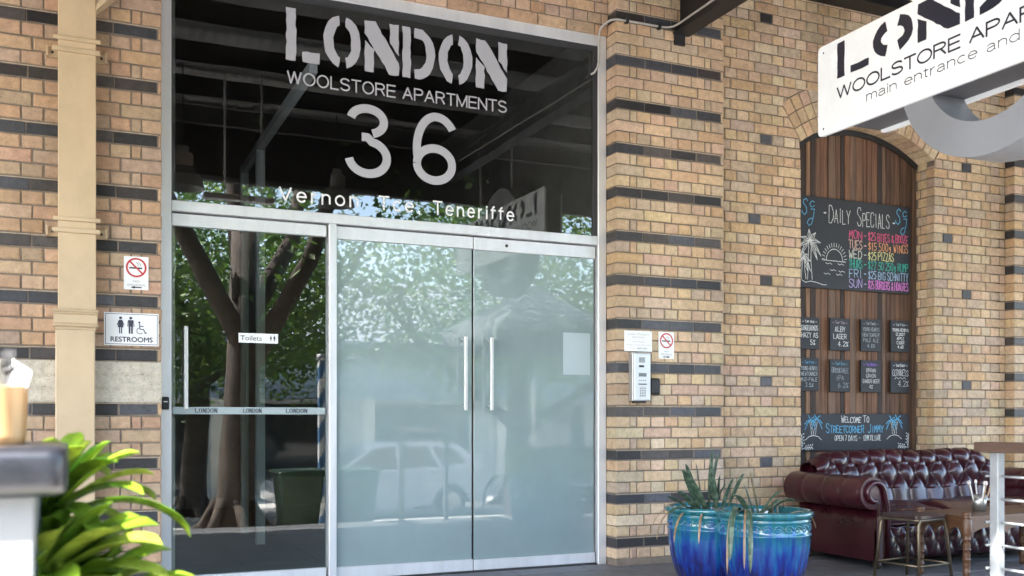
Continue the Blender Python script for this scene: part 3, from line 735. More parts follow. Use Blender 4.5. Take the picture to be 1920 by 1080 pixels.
# downpipe
dp = thing('downpipe', 'cream painted boxed downpipe with moulded collar and strapped brackets', 'downpipe', (-.005, -.1, 0))
mb = MB(); mb.box(-.108, .106, -.105, .0, 1.80, 5.2, b=.004); mb.build('shaft', M['cream'], dp)
mb = MB(); mb.box(-.122, .100, -.125, .0, 0, 1.70, b=.006); mb.build('casing', M['cream'], dp)
mb = MB(); mb.box(-.127, .106, -.132, 0, 1.695, 1.712, b=.004); mb.box(-.138, .120, -.145, 0, 1.712, 1.733, b=.008); mb.box(-.132, .114, -.138, 0, 1.733, 1.79, b=.004); mb.box(-.136, .118, -.143, 0, 1.79, 1.802, b=.004); mb.box(-.141, .123, -.149, 0, 1.802, 1.819, b=.006)
mb.build('collar', M['cream'], dp)
for z in (3.405, 2.305):
    mb = MB()
    mb.box(-.135, .131, -.12, -.1055, z+.055, z+.079, b=.002); mb.box(-.140, .128, -.12, -.1055, z-.016, z+.012, b=.002)
    mb.box(-.172, -.109, -.02, -.001, z-.03, z+.028, b=.002); mb.box(.107, .166, -.02, -.001, z-.03, z+.028, b=.002)
    mb.box(-.176, -.165, -.05, -.001, z-.03, z+.03); mb.box(.160, .171, -.05, -.001, z-.03, z+.03)
    s_ = mb.build('strap', M['cream'], dp)
    for x in (-.140, .138):
        mb = MB(); mb.tube([(x, -.0205, z), (x, -.028, z)], .008, 8); mb.build('bolt', M['gasket'], s_)
mb = MB(); mb.prism([(.106, 3.66), (.19, 3.74), (.62, 4.25), (.106, 4.25)], PF(-.098), 0, .05); mb.prism([(.106, 3.66), (.62, 4.27), (.62, 4.31), (.106, 3.70)], PF(-.10), -.03, -.003); mb.build('gusset', M['cream'], dp)

# ------------------------------------------------------------------ timber panel with chalkboards
M['plank'] = mat('rough_timber', attr=True, rough=.7, nscale=12, namt=.75, bump=.5, bscale=30, stretch=(3.5, 3.5, .18))
tp = thing('timber_panel', 'dark stained timber boarding filling the brick arch', 'panel', (AX, .32, 0))
mb = MB(); x = XL+.004
TP = [(.13, .070, .040), (.075, .040, .024), (.19, .105, .06), (.045, .027, .02), (.24, .145, .085), (.10, .050, .03), (.15, .095, .065), (.29, .19, .12), (.20, .10, .055)]
def intr(xx):
    d = RI*RI-(xx-AX)**2
    return ZC+math.sqrt(max(d, 0))
while x < XR-.01:
    w = min(rnd.choice((.05, .062, .075, .085, .045)), XR-.004-x); w = max(w, .015)
    c_ = rnd.choice(TP); t = rnd.uniform(.75, 1.3); cc = (c_[0]*t*.88, c_[1]*t*.80, c_[2]*t*.72, 1); yy = .31+rnd.uniform(-.006, .006)
    zt0, zt1 = intr(x), intr(x+w-.003)
    q = [(x, .02), (x+w-.003, .02), (x+w-.003, min(zt1, 9)-.03), (x, zt0-.03)]
    brick(mb, PF(yy), q, .03, cc, 0, c=.003, j=.0005); x += w
mb.build('boarding', M['plank'], tp)
mb = MB(); ts = [-ang*.998+2*ang*.998*i/40 for i in range(41)]
mb.quadstrip([[(AX+r*math.sin(t), yy, ZC+r*math.cos(t)) for r, yy in ((RI-.055, .302), (RI-.055, .290), (RI-.006, .290), (RI-.006, .302))] for t in ts], sm=False)
mb.build('head_trim', M['black'], tp)
mb = MB(); mb.box(XL, XR, .345, .36, 0, 3.9); mb.build('backing', M['black'], tp)
YB = .29
white = (.72, .72, .70, 1); blue = (.12, .38, .58, 1); pink = (.75, .12, .25, 1); oran = (.80, .36, .16, 1); yel = (.72, .70, .32, 1); teal = (.05, .42, .33, 1); lblue = (.35, .50, .68, 1); mag = (.72, .22, .62, 1); pur = (.30, .15, .60, 1)
PB = PF(YB-.012)
def board(name, x0, x1, z0, z1, label, cat='chalkboard', group=None, yb=YB, th=.012):
    mb = MB(); mb.box(x0, x1, yb-th, yb+.008, z0, z1, b=.002)
    return mb.build(name, M['board'], label=label, cat=cat, group=group)
bd = board('chalkboard', 5.86, 7.187, 2.327, 3.146, 'large daily specials chalkboard with palm tree and sunset drawing')
mb = MB()
chalk(mb, 'DAILY', PB, 6.20, 6.46, 2.93, .155, .006, white, True); chalk(mb, 'SPECIALS', PB, 6.53, 6.93, 2.925, .165, .006, white, True)
stroke(mb, [(6.15, 3.01), (6.17, 3.01)], PB, .012, white); stroke(mb, [(6.97, 2.98), (6.99, 2.98)], PB, .012, white)
for x in (5.90, 7.0):
    k = 3.02
    stroke(mb, [(x+.065, k+.08), (x+.045, k+.10), (x+.02, k+.085), (x+.015, k+.06), (x+.05, k+.02), (x+.055, k-.02), (x+.03, k-.045), (x+.005, k-.03), (x+.0, k-.01)], PB, .009, blue)
    stroke(mb, [(x+.14, k+.075), (x+.115, k+.085), (x+.09, k+.06), (x+.095, k+.035), (x+.12, k+.03), (x+.14, k+.045)], PB, .008, blue)
    stroke(mb, [(x+.10, k+.01), (x+.14, k+.012), (x+.13, k-.05), (x+.11, k-.12), (x+.08, k-.14), (x+.06, k-.115), (x+.075, k-.085), (x+.11, k-.07)], PB, .008, blue)
rows = [('MON', '$25 BITES & BOOZE', pink, pink, 2.792), ('TUES', '$15 500g WINGS', (.75, .50, .40, 1), oran, 2.697), ('WED', '$25 PIZZAS', (.70, .72, .62, 1), yel, 2.602), ('THURS', '$27.50 250g RUMP', teal, teal, 2.507), ('FRI', '$25 BIG SCHNITTY', lblue, lblue, 2.412), ('SUN', '$25 BURGERS & HOAGIES', (.50, .40, .72, 1), mag, 2.335+.0)]
for i, (a, b, c1, c2, z) in enumerate(rows):
    z = 2.80-.0885*i; xe = 7.16 if len(b) > 12 else 6.98
    chalk(mb, a, PB, 6.435, 6.60, z, .076, .007, c1); chalk(mb, '-', PB, 6.61, 6.655, z, .075, .008, c1); chalk(mb, b, PB, 6.665, xe, z-.002, .073, .0068, c2)
# palms, sun and sea
def frond(cx, cz, l, a, dr, w=.006):
    pts = [(cx+l*t*math.cos(R(a)), cz+l*t*math.sin(R(a))-dr*t*t) for t in (0, .25, .5, .75, 1)]
    stroke(mb, pts, PB, w, white)
    for s in (-1, 1):
        stroke(mb, [pts[0], (pts[2][0]-s*.018*math.sin(R(a)), pts[2][1]+s*.018*math.cos(R(a))), pts[4]], PB, w*.8, white)
for cx, cz, l, base in ((5.99, 2.74, .13, 2.40), (5.92, 2.585, .08, 2.40)):
    for a, dr in ((20, .05), (60, .03), (95, .02), (140, .05), (175, .07), (-15, .09), (205, .10), (-50, .06)): frond(cx, cz, l, a, dr)
    for s in (-.012, .014): stroke(mb, [(cx+s, cz-.02), (cx+s*1.2-.006, (cz+base)/2), (cx+s*2-.002, base)], PB, .006, white)
stroke(mb, [(5.90, 2.39), (5.94, 2.372), (6.0, 2.385), (6.06, 2.378), (6.14, 2.36), (6.18, 2.362)], PB, .006, white)
sx_, sz_ = 6.27, 2.585
stroke(mb, [(sx_+.095*math.cos(R(a)), sz_+.095*math.sin(R(a))*1.1) for a in range(0, 181, 15)], PB, .006, white)
stroke(mb, [(6.13, 2.585), (6.40, 2.58)], PB, .006, white)
for a in range(8, 180, 12): stroke(mb, [(sx_+.115*math.cos(R(a)), sz_+.125*math.sin(R(a))), (sx_+.145*math.cos(R(a)), sz_+.16*math.sin(R(a)))], PB, .005, white)
for x, z in ((6.17, 2.553), (6.31, 2.552), (6.22, 2.495), (6.32, 2.488), (6.15, 2.46), (6.29, 2.458)): stroke(mb, [(x, z+.008), (x+.02, z-.002), (x+.045, z+.008), (x+.07, z-.002)], PB, .005, white)
mb.build('chalk_writing', M['chalk'], bd)
taps = [(5.875, 6.099, 1.778, 2.062, 'TAP ONE', white, ['GINGEROADS', 'HAZY AS', '5%'], white, 'small tap chalkboard reading hazy, at the arch jamb'),
 (6.221, 6.450, 1.774, 2.066, 'TAP TWO', (.45, .35, .42, 1), ['ALBY', 'LAGER', '4.2%'], white, 'small tap chalkboard with bold white lager lettering'),
 (6.584, 6.820, 1.776, 2.070, 'TAP THREE', (.35, .35, .35, 1), ['YOUNG HENRYS', 'NEWTOWNER', 'PALE ALE', '4.8%'], (.33, .37, .38, 1), 'small tap chalkboard with faint grey pale ale lettering'),
 (6.945, 7.180, 1.780, 2.073, 'TAP FOUR', (.45, .48, .48, 1), ['YOUNG HENRYS', 'CLOUDY', 'APPLE', 'CIDER', '4.6%'], white, 'small tap chalkboard reading cloudy apple cider'),
 (5.875, 6.092, 1.404, 1.698, 'TAP FIVE', blue, ['YOUNG HENRYS', 'NEWTOWNER', 'MID PALE', '3.5%'], (.45, .48, .50, 1), 'small tap chalkboard with blue heading and mid pale lettering'),
 (6.221, 6.450, 1.398, 1.692, 'TAP SIX', (.15, .42, .55, 1), ['BROOKVALE', 'IPA', '6.2%'], (.36, .40, .44, 1), 'small tap chalkboard with teal heading reading IPA'),
 (6.584, 6.820, 1.399, 1.693, 'TAP SEVEN', pur, ['BROWN', 'UNION', 'GINGER BEER', '4%'], (.60, .60, .60, 1), 'small tap chalkboard with purple heading reading ginger beer'),
 (6.945, 7.177, 1.397, 1.692, 'TAP EIGHT', white, ['GUINNESS', '4.2%'], (.60, .60, .60, 1), 'small tap chalkboard with wavy lines under its stout name')]
for x0, x1, z0, z1, hd, hc, ls, lc, lab in taps:
    bd = board('tap_board', x0, x1, z0, z1, lab, 'chalkboard', 'tap list chalkboards')
    mb = MB(); w = x1-x0; h = z1-z0
    chalk(mb, hd, PB, x0+.25*w, x0+.75*w, z1-.17*h, .075*h, .0038, hc, True); stroke(mb, [(x0+.12*w, z1-.14*h), (x0+.2*w, z1-.14*h)], PB, .004, hc); stroke(mb, [(x0+.79*w, z1-.14*h), (x0+.87*w, z1-.14*h)], PB, .004, hc)
    n = len(ls); hh = .68*h/n; z = z1-.24*h
    for i, s in enumerate(ls):
        sz = min(hh*.66, .19*h); wd = min(.86*w, len(s)*sz*.72); c0 = x0+w/2+(.16*w if s.endswith('%') and n < 4 else 0)
        wd = min(wd, 2*(x1-.05*w-c0))
        chalk(mb, s, PB, c0-wd/2, c0+wd/2, z-sz-.1*hh, sz, .0055 if lc == white and n == 3 else .004, lc); z -= hh
    if n == 2:
        for zz in (z1-.30*h, z1-.56*h): stroke(mb, [(x0+(.2+.1*i)*w, zz+.015*(i % 2)) for i in range(7)], PB, .004, lc)
    mb.build('chalk_writing', M['chalk'], bd)
bd = board('chalkboard', 5.865, 7.176, .866, 1.199, 'wide welcome chalkboard with blue palm trees behind the sofa')
mb = MB()
chalk(mb, 'WELCOME TO', PB, 6.345, 6.68, 1.120, .062, .006, white, True)
chalk(mb, 'STREETCORNER', PB, 6.17, 6.62, 1.028, .078, .0075, blue, True); chalk(mb, 'JIMMY', PB, 6.66, 6.855, 1.028, .078, .0075, blue, True)
chalk(mb, 'OPEN 7 DAYS -', PB, 6.27, 6.58, .955, .046, .005, white); chalk(mb, '12PM TIL LATE', PB, 6.61, 6.82, .955, .046, .005, white)
for cx in (6.03, 6.985):
    for k, (dx, dz) in enumerate(((-.035, .0), (.035, .01))):
        for a, dr in ((10, .05), (50, .02), (110, .02), (165, .05), (-20, .06), (200, .06)):
            l = .065; pts = [(cx+dx+l*t*math.cos(R(a)), 1.14+dz+l*t*math.sin(R(a))-dr*t*t) for t in (0, .3, .6, 1)]
            stroke(mb, pts, PB, .009, blue)
        for s in (-.008, .009): stroke(mb, [(cx+dx+s, 1.13), (cx+dx*.6+s, 1.07), (cx+dx*.3+s*1.4, 1.01)], PB, .004, white)
    stroke(mb, [(cx-.09, .965), (cx-.05, .995), (cx, 1.005), (cx+.05, .995), (cx+.09, .965)], PB, .006, white)
for bx, s in ((5.90, 1), (7.155, -1)):
    for (ax, az, ex, ez) in ((0, .88, -.01, 1.02), (0, .885, .12, .90)):
        stroke(mb, [(bx+s*ax, az), (bx+s*(ax+ex)/2, (az+ez)/2+.005), (bx+s*ex, ez)], PB, .005, white)
        for t in (.25, .45, .65, .85):
            qx, qz = ax+(ex-ax)*t, az+(ez-az)*t
            for v_ in (-1, 1):
                px_, pz_ = bx+s*(qx+.018+(.01*v_ if ez > .95 else 0)), qz+.018*v_*(1 if ez < .95 else .7)+.008
                stroke(mb, [(bx+s*qx, qz), (px_, pz_)], PB, .004, white); ngon(mb, [(px_+.006*math.cos(a), pz_+.006*math.sin(a)) for a in [i*math.pi/4 for i in range(8)]], PB, -.002, white)
mb.build('chalk_writing', M['chalk'], bd)

# ------------------------------------------------------------------ hanging lightbox sign (faces the approach)
XS = 4.27
sg = thing('hanging_sign', 'white lightbox sign with grey roundel hung under the awning', 'sign', (XS+.15, -3.04, 2.92))
PS = lambda a, b, d: (XS+d, -a, b)       # a runs along -Y, text reads for someone looking +X
def rrect(a0, a1, b0, b1, r, n=5):
    pts = []
    for cx, cz, s0 in ((a1-r, b0+r, -90), (a1-r, b1-r, 0), (a0+r, b1-r, 90), (a0+r, b0+r, 180)):
        pts += [(cx+r*math.cos(R(s0+90*i/n)), cz+r*math.sin(R(s0+90*i/n))) for i in range(n+1)]
    return pts
m = mat('sign_acrylic', (.68, .70, .72), .25, nscale=5, namt=.10, rvar=.1)
bp_ = m.node_tree.nodes['Principled BSDF']; bp_.inputs['Emission Color'].default_value = (.95, .97, 1, 1); bp_.inputs['Emission Strength'].default_value = .02
mb = MB(); mb.prism(rrect(1.80, 4.28, 2.923, 3.484, .03), PS, 0, .022); fp = mb.build('face_panel', m, sg)
mb = MB(); mb.prism(rrect(2.03, 4.28, 2.923, 3.484, .03), PS, .29, .315); mb.build('face_panel', m, sg)
mb = MB(); mb.box(XS+.023, XS+.289, -4.26, -2.02, 2.945, 3.47); mb.build('casing', mat('sign_grey', (.10, .10, .11), .5), sg)
mb = MB()
stencil(mb, 'LONDON', PS, 1.972, 3.86, 3.240, 3.455, -.001, (1, 1, 1, 1), .22, 34)
sign_text(mb, 'WOOLSTORE APARTMENTS', PS, 1.963, 3.93, 3.111, .079, .0118, -.001)
sign_text(mb, 'main entrance and', PS, 2.213, 3.254, 3.028, .058, .0058, -.001, gap=.17); sign_text(mb, 'information', PS, 3.34, 3.90, 3.028, .058, .0058, -.001, gap=.17)
for a_, b_ in ((1.85, 3.44), (1.85, 2.965), (4.2, 2.965), (4.2, 3.44)):
    ngon(mb, [(a_+.007*math.cos(i*.7854), b_+.007*math.sin(i*.7854)) for i in range(8)], PS, -.001)
mb.build('sign_lettering', mat('navy_vinyl', (.012, .016, .032), .4), fp)
m = mat('roundel_grey', (.24, .25, .275), .38, metal=.15, nscale=3, namt=.12, rvar=.1)
for x0, x1 in ((.024, .30), ):
    mb = MB(); n = 72; rows = []
    for i in range(n+1):
        t = 2*math.pi*i/n; rows.append([(XS+dx, -3.04+r*math.cos(t), 3.115+r*math.sin(t)) for r, dx in ((.412, .03), (.596, .03), (.596, .285), (.412, .285), (.412, .03))])
    mb.quadstrip(rows, sm=False); mb.build('roundel', m, sg)
def chain(x, y, z0, z1, lab):
    mb = MB(); z = z0; k = 0
    while z < z1:
        a = .011 if k % 2 else 0; b = 0 if k % 2 else .011
        mb.tube([(x+a*math.cos(t), y+b*math.cos(t), z+.022+.024*math.sin(t)) for t in [2*math.pi*i/8 for i in range(9)]], .0045, 5, cap=False); z += .038; k += 1
    mb.build('hanging_chain', M['steel'], label=lab, cat='chain', group='chains under the awning')
chain(XS+.15, -3.9, 3.70, 4.62, 'steel chain holding the street end of the white sign')
chain(XS+.15, -2.95, 3.72, 4.66, 'steel chain holding the middle of the white sign')
chain(1.34, -3.05, 3.40, 4.66, 'steel chain by the grey bell lamp holding the white batten')
chain(1.70, -3.05, 3.40, 4.66, 'steel chain at the far end of the white batten')
mb = MB(); mb.box(1.13, 1.82, -3.11, -2.99, 3.33, 3.385, b=.006); mb.build('light_batten', M['white'], label='short white light batten hung on two chains', cat='light fitting')

# ------------------------------------------------------------------ awning
M['awb'] = mat('awning_paint', (.085, .083, .085), .45, nscale=6, namt=.4, bump=.1, bscale=40)
aw = thing('awning', 'black steel street awning with corrugated roof over the footpath', 'awning', (4, -2.5, 4.2))
def iy(mb, x, y0, y1, z, w=.15, h=.30):
    mb.box(x-w/2, x+w/2, y0, y1, z, z+.016); mb.box(x-w/2, x+w/2, y0, y1, z+h-.016, z+h); mb.box(x-.006, x+.006, y0, y1, z+.016, z+h-.016)
for x in (4.44, -.35, -5.0, 8.9, 13.4):
    mb = MB(); iy(mb, x, -5.0, -.0, 4.235)
    if x == 4.44: mb.box(4.375, 4.47, -.02, .03, 4.15, 4.235)
    mb.build('cross_beam', M['black'], aw)
for k, y in enumerate((-.75, -1.75, -2.75, -3.75, -4.75)):
    mb = MB(); z = 4.56
    mb.box(-9, 17, y-.006, y+.006, z, z+.20); mb.box(-9, 17, y-.075, y-.006, z, z+.014); mb.box(-9, 17, y-.075, y-.006, z+.186, z+.20)
    for i in range(52): mb.sphere((-8.7+i*.5, y-.012, z+.1), .014, 6, 4)
    mb.build('purlin', M['awb'], aw)
mb = MB(); mb.box(4.865, 8.22, -.03, .09, 4.79, 4.93); mb.box(4.865, 8.22, -.10, -.03, 4.79, 4.806); mb.build('wall_angle', M['black'], aw)
mb = MB(); n = 1000
mb.quadstrip([[(-9+26*i/n, y, z+.012*math.sin(2*math.pi*26*i/n/.11)) for i in range(n+1)] for y, z in ((-.0, 4.99), (-5.15, 4.79))], sm=True)
mb.build('roof_sheet', M['awn'], aw)
mb = MB(); mb.box(-9, 17, -5.12, -5.02, 3.98, 4.84); mb.build('fascia', M['awb'], aw)
for x in (6.7, 9.5):
    mb = MB(); mb.tube([(x, -4.9, 4.1), (x+1.4, -2.6, 4.6)], .03, 6); mb.build('brace', M['awb'], aw)
def pendant(x, y, z, lab):
    t = thing('pendant_lamp', lab, 'lamp', (x, y, z), 'pendant lamps under the awning')
    mb = MB(); mb.lathe([(.215, z), (.205, z+.015), (.20, z+.05), (.17, z+.13), (.11, z+.20), (.085, z+.215)], x, y, 28); mb.build('lamp_shade', mat('lamp_grey', (.34, .34, .34), .4, metal=.4), t)
    mb = MB(); mb.lathe([(.09, z+.215), (.09, z+.36), (.06, z+.37), (.06, z+.43), (.0, z+.44)], x, y, 16)
    for i in range(14): mb.box(x+.088*math.cos(i*.449)-.004, x+.088*math.cos(i*.449)+.012, y+.088*math.sin(i*.449)-.004, y+.088*math.sin(i*.449)+.004, z+.23, z+.35)
    mb.build('lamp_housing', M['steel'], t)
    mb = MB(); mb.tube([(x, y, z+.43), (x, y, 4.79)], .008, 6); mb.build('stem', M['black'], t)
pendant(.98, -3.45, 3.50, 'grey bell pendant lamp closest to the clear door')
pendant(2.75, -4.2, 3.62, 'grey bell pendant lamp further along the awning')

# ------------------------------------------------------------------ glazed pots and snake plants
def pot_material():
    m = mat('blue_glaze', (.02, .1, .4), .12, coat=.6); N = m.node_tree.nodes; L = m.node_tree.links; b = N['Principled BSDF']
    tc = N.new('ShaderNodeTexCoord'); sp = N.new('ShaderNodeSeparateXYZ'); L.new(tc.outputs['Object'], sp.inputs[0])
    mp = N.new('ShaderNodeMapping'); mp.inputs['Scale'].default_value = (34, 34, 1.6); L.new(tc.outputs['Object'], mp.inputs[0])
    nz = N.new('ShaderNodeTexNoise'); nz.inputs['Scale'].default_value = 1; nz.inputs['Detail'].default_value = 5; L.new(mp.outputs[0], nz.inputs[0])
    ma = N.new('ShaderNodeMath'); ma.operation = 'MULTIPLY_ADD'; ma.inputs[1].default_value = .62; L.new(nz.outputs['Fac'], ma.inputs[0]); 
    m2 = N.new('ShaderNodeMath'); m2.operation = 'SUBTRACT'; m2.inputs[1].default_value = .285; L.new(sp.outputs[2], m2.inputs[0]); L.new(m2.outputs[0], ma.inputs[2])
    cr = N.new('ShaderNodeValToRGB'); e = cr.color_ramp.elements
    e[0].position = .10; e[0].color = (.008, .012, .09, 1); e[1].position = .60; e[1].color = (.010, .095, .115, 1)
    for p, c_ in ((.22, (.006, .024, .20, 1)), (.33, (.008, .075, .25, 1)), (.42, (.015, .14, .24, 1)), (.50, (.016, .145, .165, 1))):
        q = e.new(p); q.color = c_
    n3 = N.new('ShaderNodeTexNoise'); n3.inputs['Scale'].default_value = 7; n3.inputs['Detail'].default_value = 6; L.new(tc.outputs['Object'], n3.inputs[0]); m3 = N.new('ShaderNodeMath'); m3.operation = 'MULTIPLY_ADD'; m3.inputs[1].default_value = .22; L.new(n3.outputs['Fac'], m3.inputs[0]); L.new(ma.outputs[0], m3.inputs[2]); m4 = N.new('ShaderNodeMath'); m4.operation = 'SUBTRACT'; m4.inputs[1].default_value = .13; L.new(m3.outputs[0], m4.inputs[0]); L.new(m4.outputs[0], cr.inputs[0]); L.new(cr.outputs[0], b.inputs['Base Color'])
    return m
M['glaze'] = pot_material()
M['soil'] = mat('potting_soil', (.05, .035, .025), .95, nscale=30, namt=.5, bump=.8, bscale=60)
def pot(x, y, s, lab):
    t = thing('glazed_pot', lab, 'plant pot', (x, y, 0), 'blue glazed pots')
    prof = [(.0, 0), (.175, 0), (.19, .01), (.235, .10), (.27, .22), (.288, .34), (.294, .405), (.300, .41), (.300, .418), (.292, .424), (.290, .492), (.298, .498), (.298, .506), (.290, .512), (.296, .52), (.312, .53), (.314, .55), (.308, .562), (.29, .565), (.28, .555), (.272, .50), (.268, .47)]
    n = 112
    rf = lambda r, z, a: .008*(abs(math.cos(a*14))-.5)*max(0, min(1, (.40-z)/.05))*min(1, z/.1)
    mb = MB(); mb.lathe([(r*s, z*s) for r, z in prof], x, y, n, rf=lambda r, z, a: s*rf(r/s, z/s, a)); mb.build('body', M['glaze'], t)
    mb = MB()
    for i in range(26):
        a0 = 2*math.pi*i/26
        pts = []
        for k in range(15):
            th = k*.62; rr = .034*(1-k/17)
            a = a0+rr*math.cos(th)/.29; z = .457+rr*math.sin(th)*.85
            pts.append((x+s*.291*math.cos(a), y+s*.291*math.sin(a), z*s))
        mb.tube(pts, .0058*s, 5)
    mb.build('relief_band', M['glaze'], t)
    mb = MB(); mb.lathe([(.0, .485*s), (.15*s, .492*s), (.271*s, .482*s)], x, y, 24); mb.build('soil', M['soil'], t)
    return t
PA, PBx = (4.085, -1.50), (4.0, -1.02)
pot(PA[0], PA[1], 1.0, 'blue and turquoise glazed pot standing nearest the sofa'); pot(PBx[0], PBx[1], .98, 'darker blue glazed pot standing nearest the door')
def leafmat(name, c1, c2, sc, tr=.15, rough=.4):
    m = mat(name, c1, rough, trans=0); N = m.node_tree.nodes; L = m.node_tree.links; b = N['Principled BSDF']
    a = N.new('ShaderNodeAttribute'); a.attribute_name = 'col'
    nz = N.new('ShaderNodeTexNoise'); nz.inputs['Scale'].default_value = sc; nz.inputs['Detail'].default_value = 4; tc = N.new('ShaderNodeTexCoord'); L.new(tc.outputs['Object'], nz.inputs[0])
    rg = N.new('ShaderNodeMapRange'); rg.inputs['From Min'].default_value = .3; rg.inputs['From Max'].default_value = .7; rg.inputs['To Min'].default_value = .6; rg.inputs['To Max'].default_value = 1.25; L.new(nz.outputs['Fac'], rg.inputs[0])
    sc_ = N.new('ShaderNodeVectorMath'); sc_.operation = 'SCALE'; L.new(a.outputs[0], sc_.inputs[0]); L.new(rg.outputs[0], sc_.inputs['Scale']); L.new(sc_.outputs[0], b.inputs['Base Color'])
    if tr:
        t = N.new('ShaderNodeBsdfTranslucent'); L.new(sc_.outputs[0], t.inputs[0]); ms = N.new('ShaderNodeMixShader'); ms.inputs[0].default_value = tr
        L.new(b.outputs[0], ms.inputs[1]); L.new(t.outputs[0], ms.inputs[2]); L.new(ms.outputs[0], N['Material Output'].inputs[0])
    return m
M['snake'] = leafmat('snake_leaf', (.05, .09, .05), None, 30, .05)
def blade(mb, base, dirv, length, width, droop, cols, n=14, vee=.3, tip=.15, twist=0.0, thick=.003, band=0, widest=.45):
    """a strap leaf: arcs from base along dirv, droops, V-shaped section, given real thickness"""
    p = Vector(base); d = Vector(dirv).normalized(); step = length/n
    side0 = d.cross(Vector((0, 0, 1)))
    side0 = side0.normalized() if side0.length > .05 else Vector((1, 0, 0))
    top = []; bot = []
    for i in range(n+1):
        t = i/n
        side = (side0-d*side0.dot(d)).normalized(); nr = side.cross(d).normalized()
        side = Matrix.Rotation(twist*t, 3, d) @ side; nr = Matrix.Rotation(twist*t, 3, d) @ nr
        w = width*(min(1, .45+1.3*t) if t < widest else 1)*(1 if t < 1-tip*2.2 else max(.02, math.sqrt(max(0, 1-((t-(1-tip*2.2))/(tip*2.2))**2))))
        row = [p+side*w*u_+nr*(vee*w*abs(u_)*2*.5) for u_ in (-.5, -.25, 0, .25, .5)]
        top.append(row); bot.append([q-nr*thick for q in row])
        p = p+d*step
        d = (d+Vector((0, 0, -droop*step*(.4+1.6*t)))).normalized()
    def cf(i, j):
        c_ = cols[0] if not band else cols[(i+rnd.randint(0, 1)) % len(cols)]
        if not band and len(cols) > 1:
            f = i/n; c_ = tuple(cols[0][k]*(1-f)+cols[1][k]*f for k in range(3))
        return (*c_[:3], 1)
    mb.quadstrip(top, colf=cf); mb.quadstrip(bot, colf=cf)
    for e in (0, 4): mb.quadstrip([[a[e], b[e]] for a, b in zip(top, bot)], (*cols[0][:3], 1))
G1, G2, STR = (.045, .085, .055), (.10, .15, .10), (.33, .22, .11)
mb = MB(); x, y = PBx; z = .5
for dx, dy, dv, l, w, dr in ((-.02, -.02, (.06, -.02, 1), .43, .055, .0), (.0, .03, (.22, .0, 1), .42, .035, .1), (-.05, -.05, (-.75, -.2, 1), .40, .075, .3), (-.08, .0, (-.5, -.1, 1), .33, .06, .2), (.03, -.04, (-.25, -.15, 1), .30, .05, .2), (-.1, -.06, (-1, -.25, .55), .36, .035, 3.2), (.05, .05, (.5, -.1, 1), .22, .04, .6), (-.02, .05, (-.1, .1, 1), .34, .04, 0), (.06, 0, (.1, 0, 1), .26, .035, 0), (-.06, .02, (-.35, 0, 1), .36, .05, .1), (-.12, .02, (-.9, 0, .7), .25, .04, 1.5), (.1, -.05, (.45, -.1, 1), .30, .045, .3), (.02, -.1, (.1, -.4, 1), .27, .05, .4), (-.14, -.06, (-.7, -.3, .8), .30, .045, 2)):
    blade(mb, (x+dx, y+dy, z), dv, l*1.02, w*.92, dr, (G1, G2, G1), 16, vee=.35, tip=.22, band=1, twist=rnd.uniform(-.5, .5))
for a in (150, 175, 200, 225, 250, 285, 320):
    blade(mb, (x+.12*math.cos(R(a)), y+.12*math.sin(R(a)), z), (math.cos(R(a)), math.sin(R(a)), .55), .42, .014, 8, (STR, (.25, .17, .09)), 16, tip=.1, vee=.1)
mb.build('snake_plant', M['snake'], label='upright striped snake plant growing in the darker blue pot', cat='plant')
mb = MB(); x, y = PA
for dx, dy, dv, l, w, dr in ((-.10, .02, (-.4, -.1, .8), .22, .05, 4), (-.06, -.03, (.3, -.2, .8), .24, .05, 4), (-.03, .05, (.8, 0, .6), .26, .05, 4), (-.12, -.05, (-.6, -.3, .5), .26, .04, 4), (.02, .02, (.5, -.3, .8), .24, .05, 5), (-.02, .08, (-.2, .1, 1), .22, .05, 2.5), (.08, .06, (.6, .2, .8), .2, .04, 4), (-.20, -.04, (-.62, -.55, .9), .62, .035, 7.5), (-.2, -.10, (-.5, -.7, .8), .66, .03, 7.5)):
    blade(mb, (x+dx, y+dy, z), dv, l, w, dr, (G1, G2, G1), 18, vee=.3, tip=.16, band=1, twist=rnd.uniform(-.6, .6))
for dx, dv, l, dr in ((.14, (.8, -.2, .6), .30, 9), (.05, (.1, 0, 1), .10, 0), (.1, (.0, .1, 1), .11, 0), (-.19, (-.6, -.5, .8), .7, 8), (-.15, (-.5, -.6, .7), .62, 8.5), (-.05, (-.3, -.1, 1), .33, .5)):
    blade(mb, (x+dx, y-.02, z), dv, l, .014, dr, (STR if dr > 3 else G1, (.24, .16, .09)), 16, tip=.12, vee=.1)
mb.build('snake_plant', M['snake'], label='withered trailing snake plant hanging over the nearer blue pot', cat='plant')

# ------------------------------------------------------------------ leather sofa
def leather():
    m = mat('oxblood_leather', (.036, .0042, .009), .30, coat=.28, nscale=4, namt=.6, bump=.12, bscale=120, rvar=.10)
    return m
M['leather'] = leather()
sf = thing('leather_sofa', 'oxblood leather rolled arm sofa with deep buttoned back under the arch', 'sofa', (6.55, -.5, 0))
SL, SR, SFY, SBY = 5.47, 7.84, -.96, -.06
def tuft(p, q):
    return (abs(math.sin(math.pi*p))*abs(math.sin(math.pi*q)))**.3
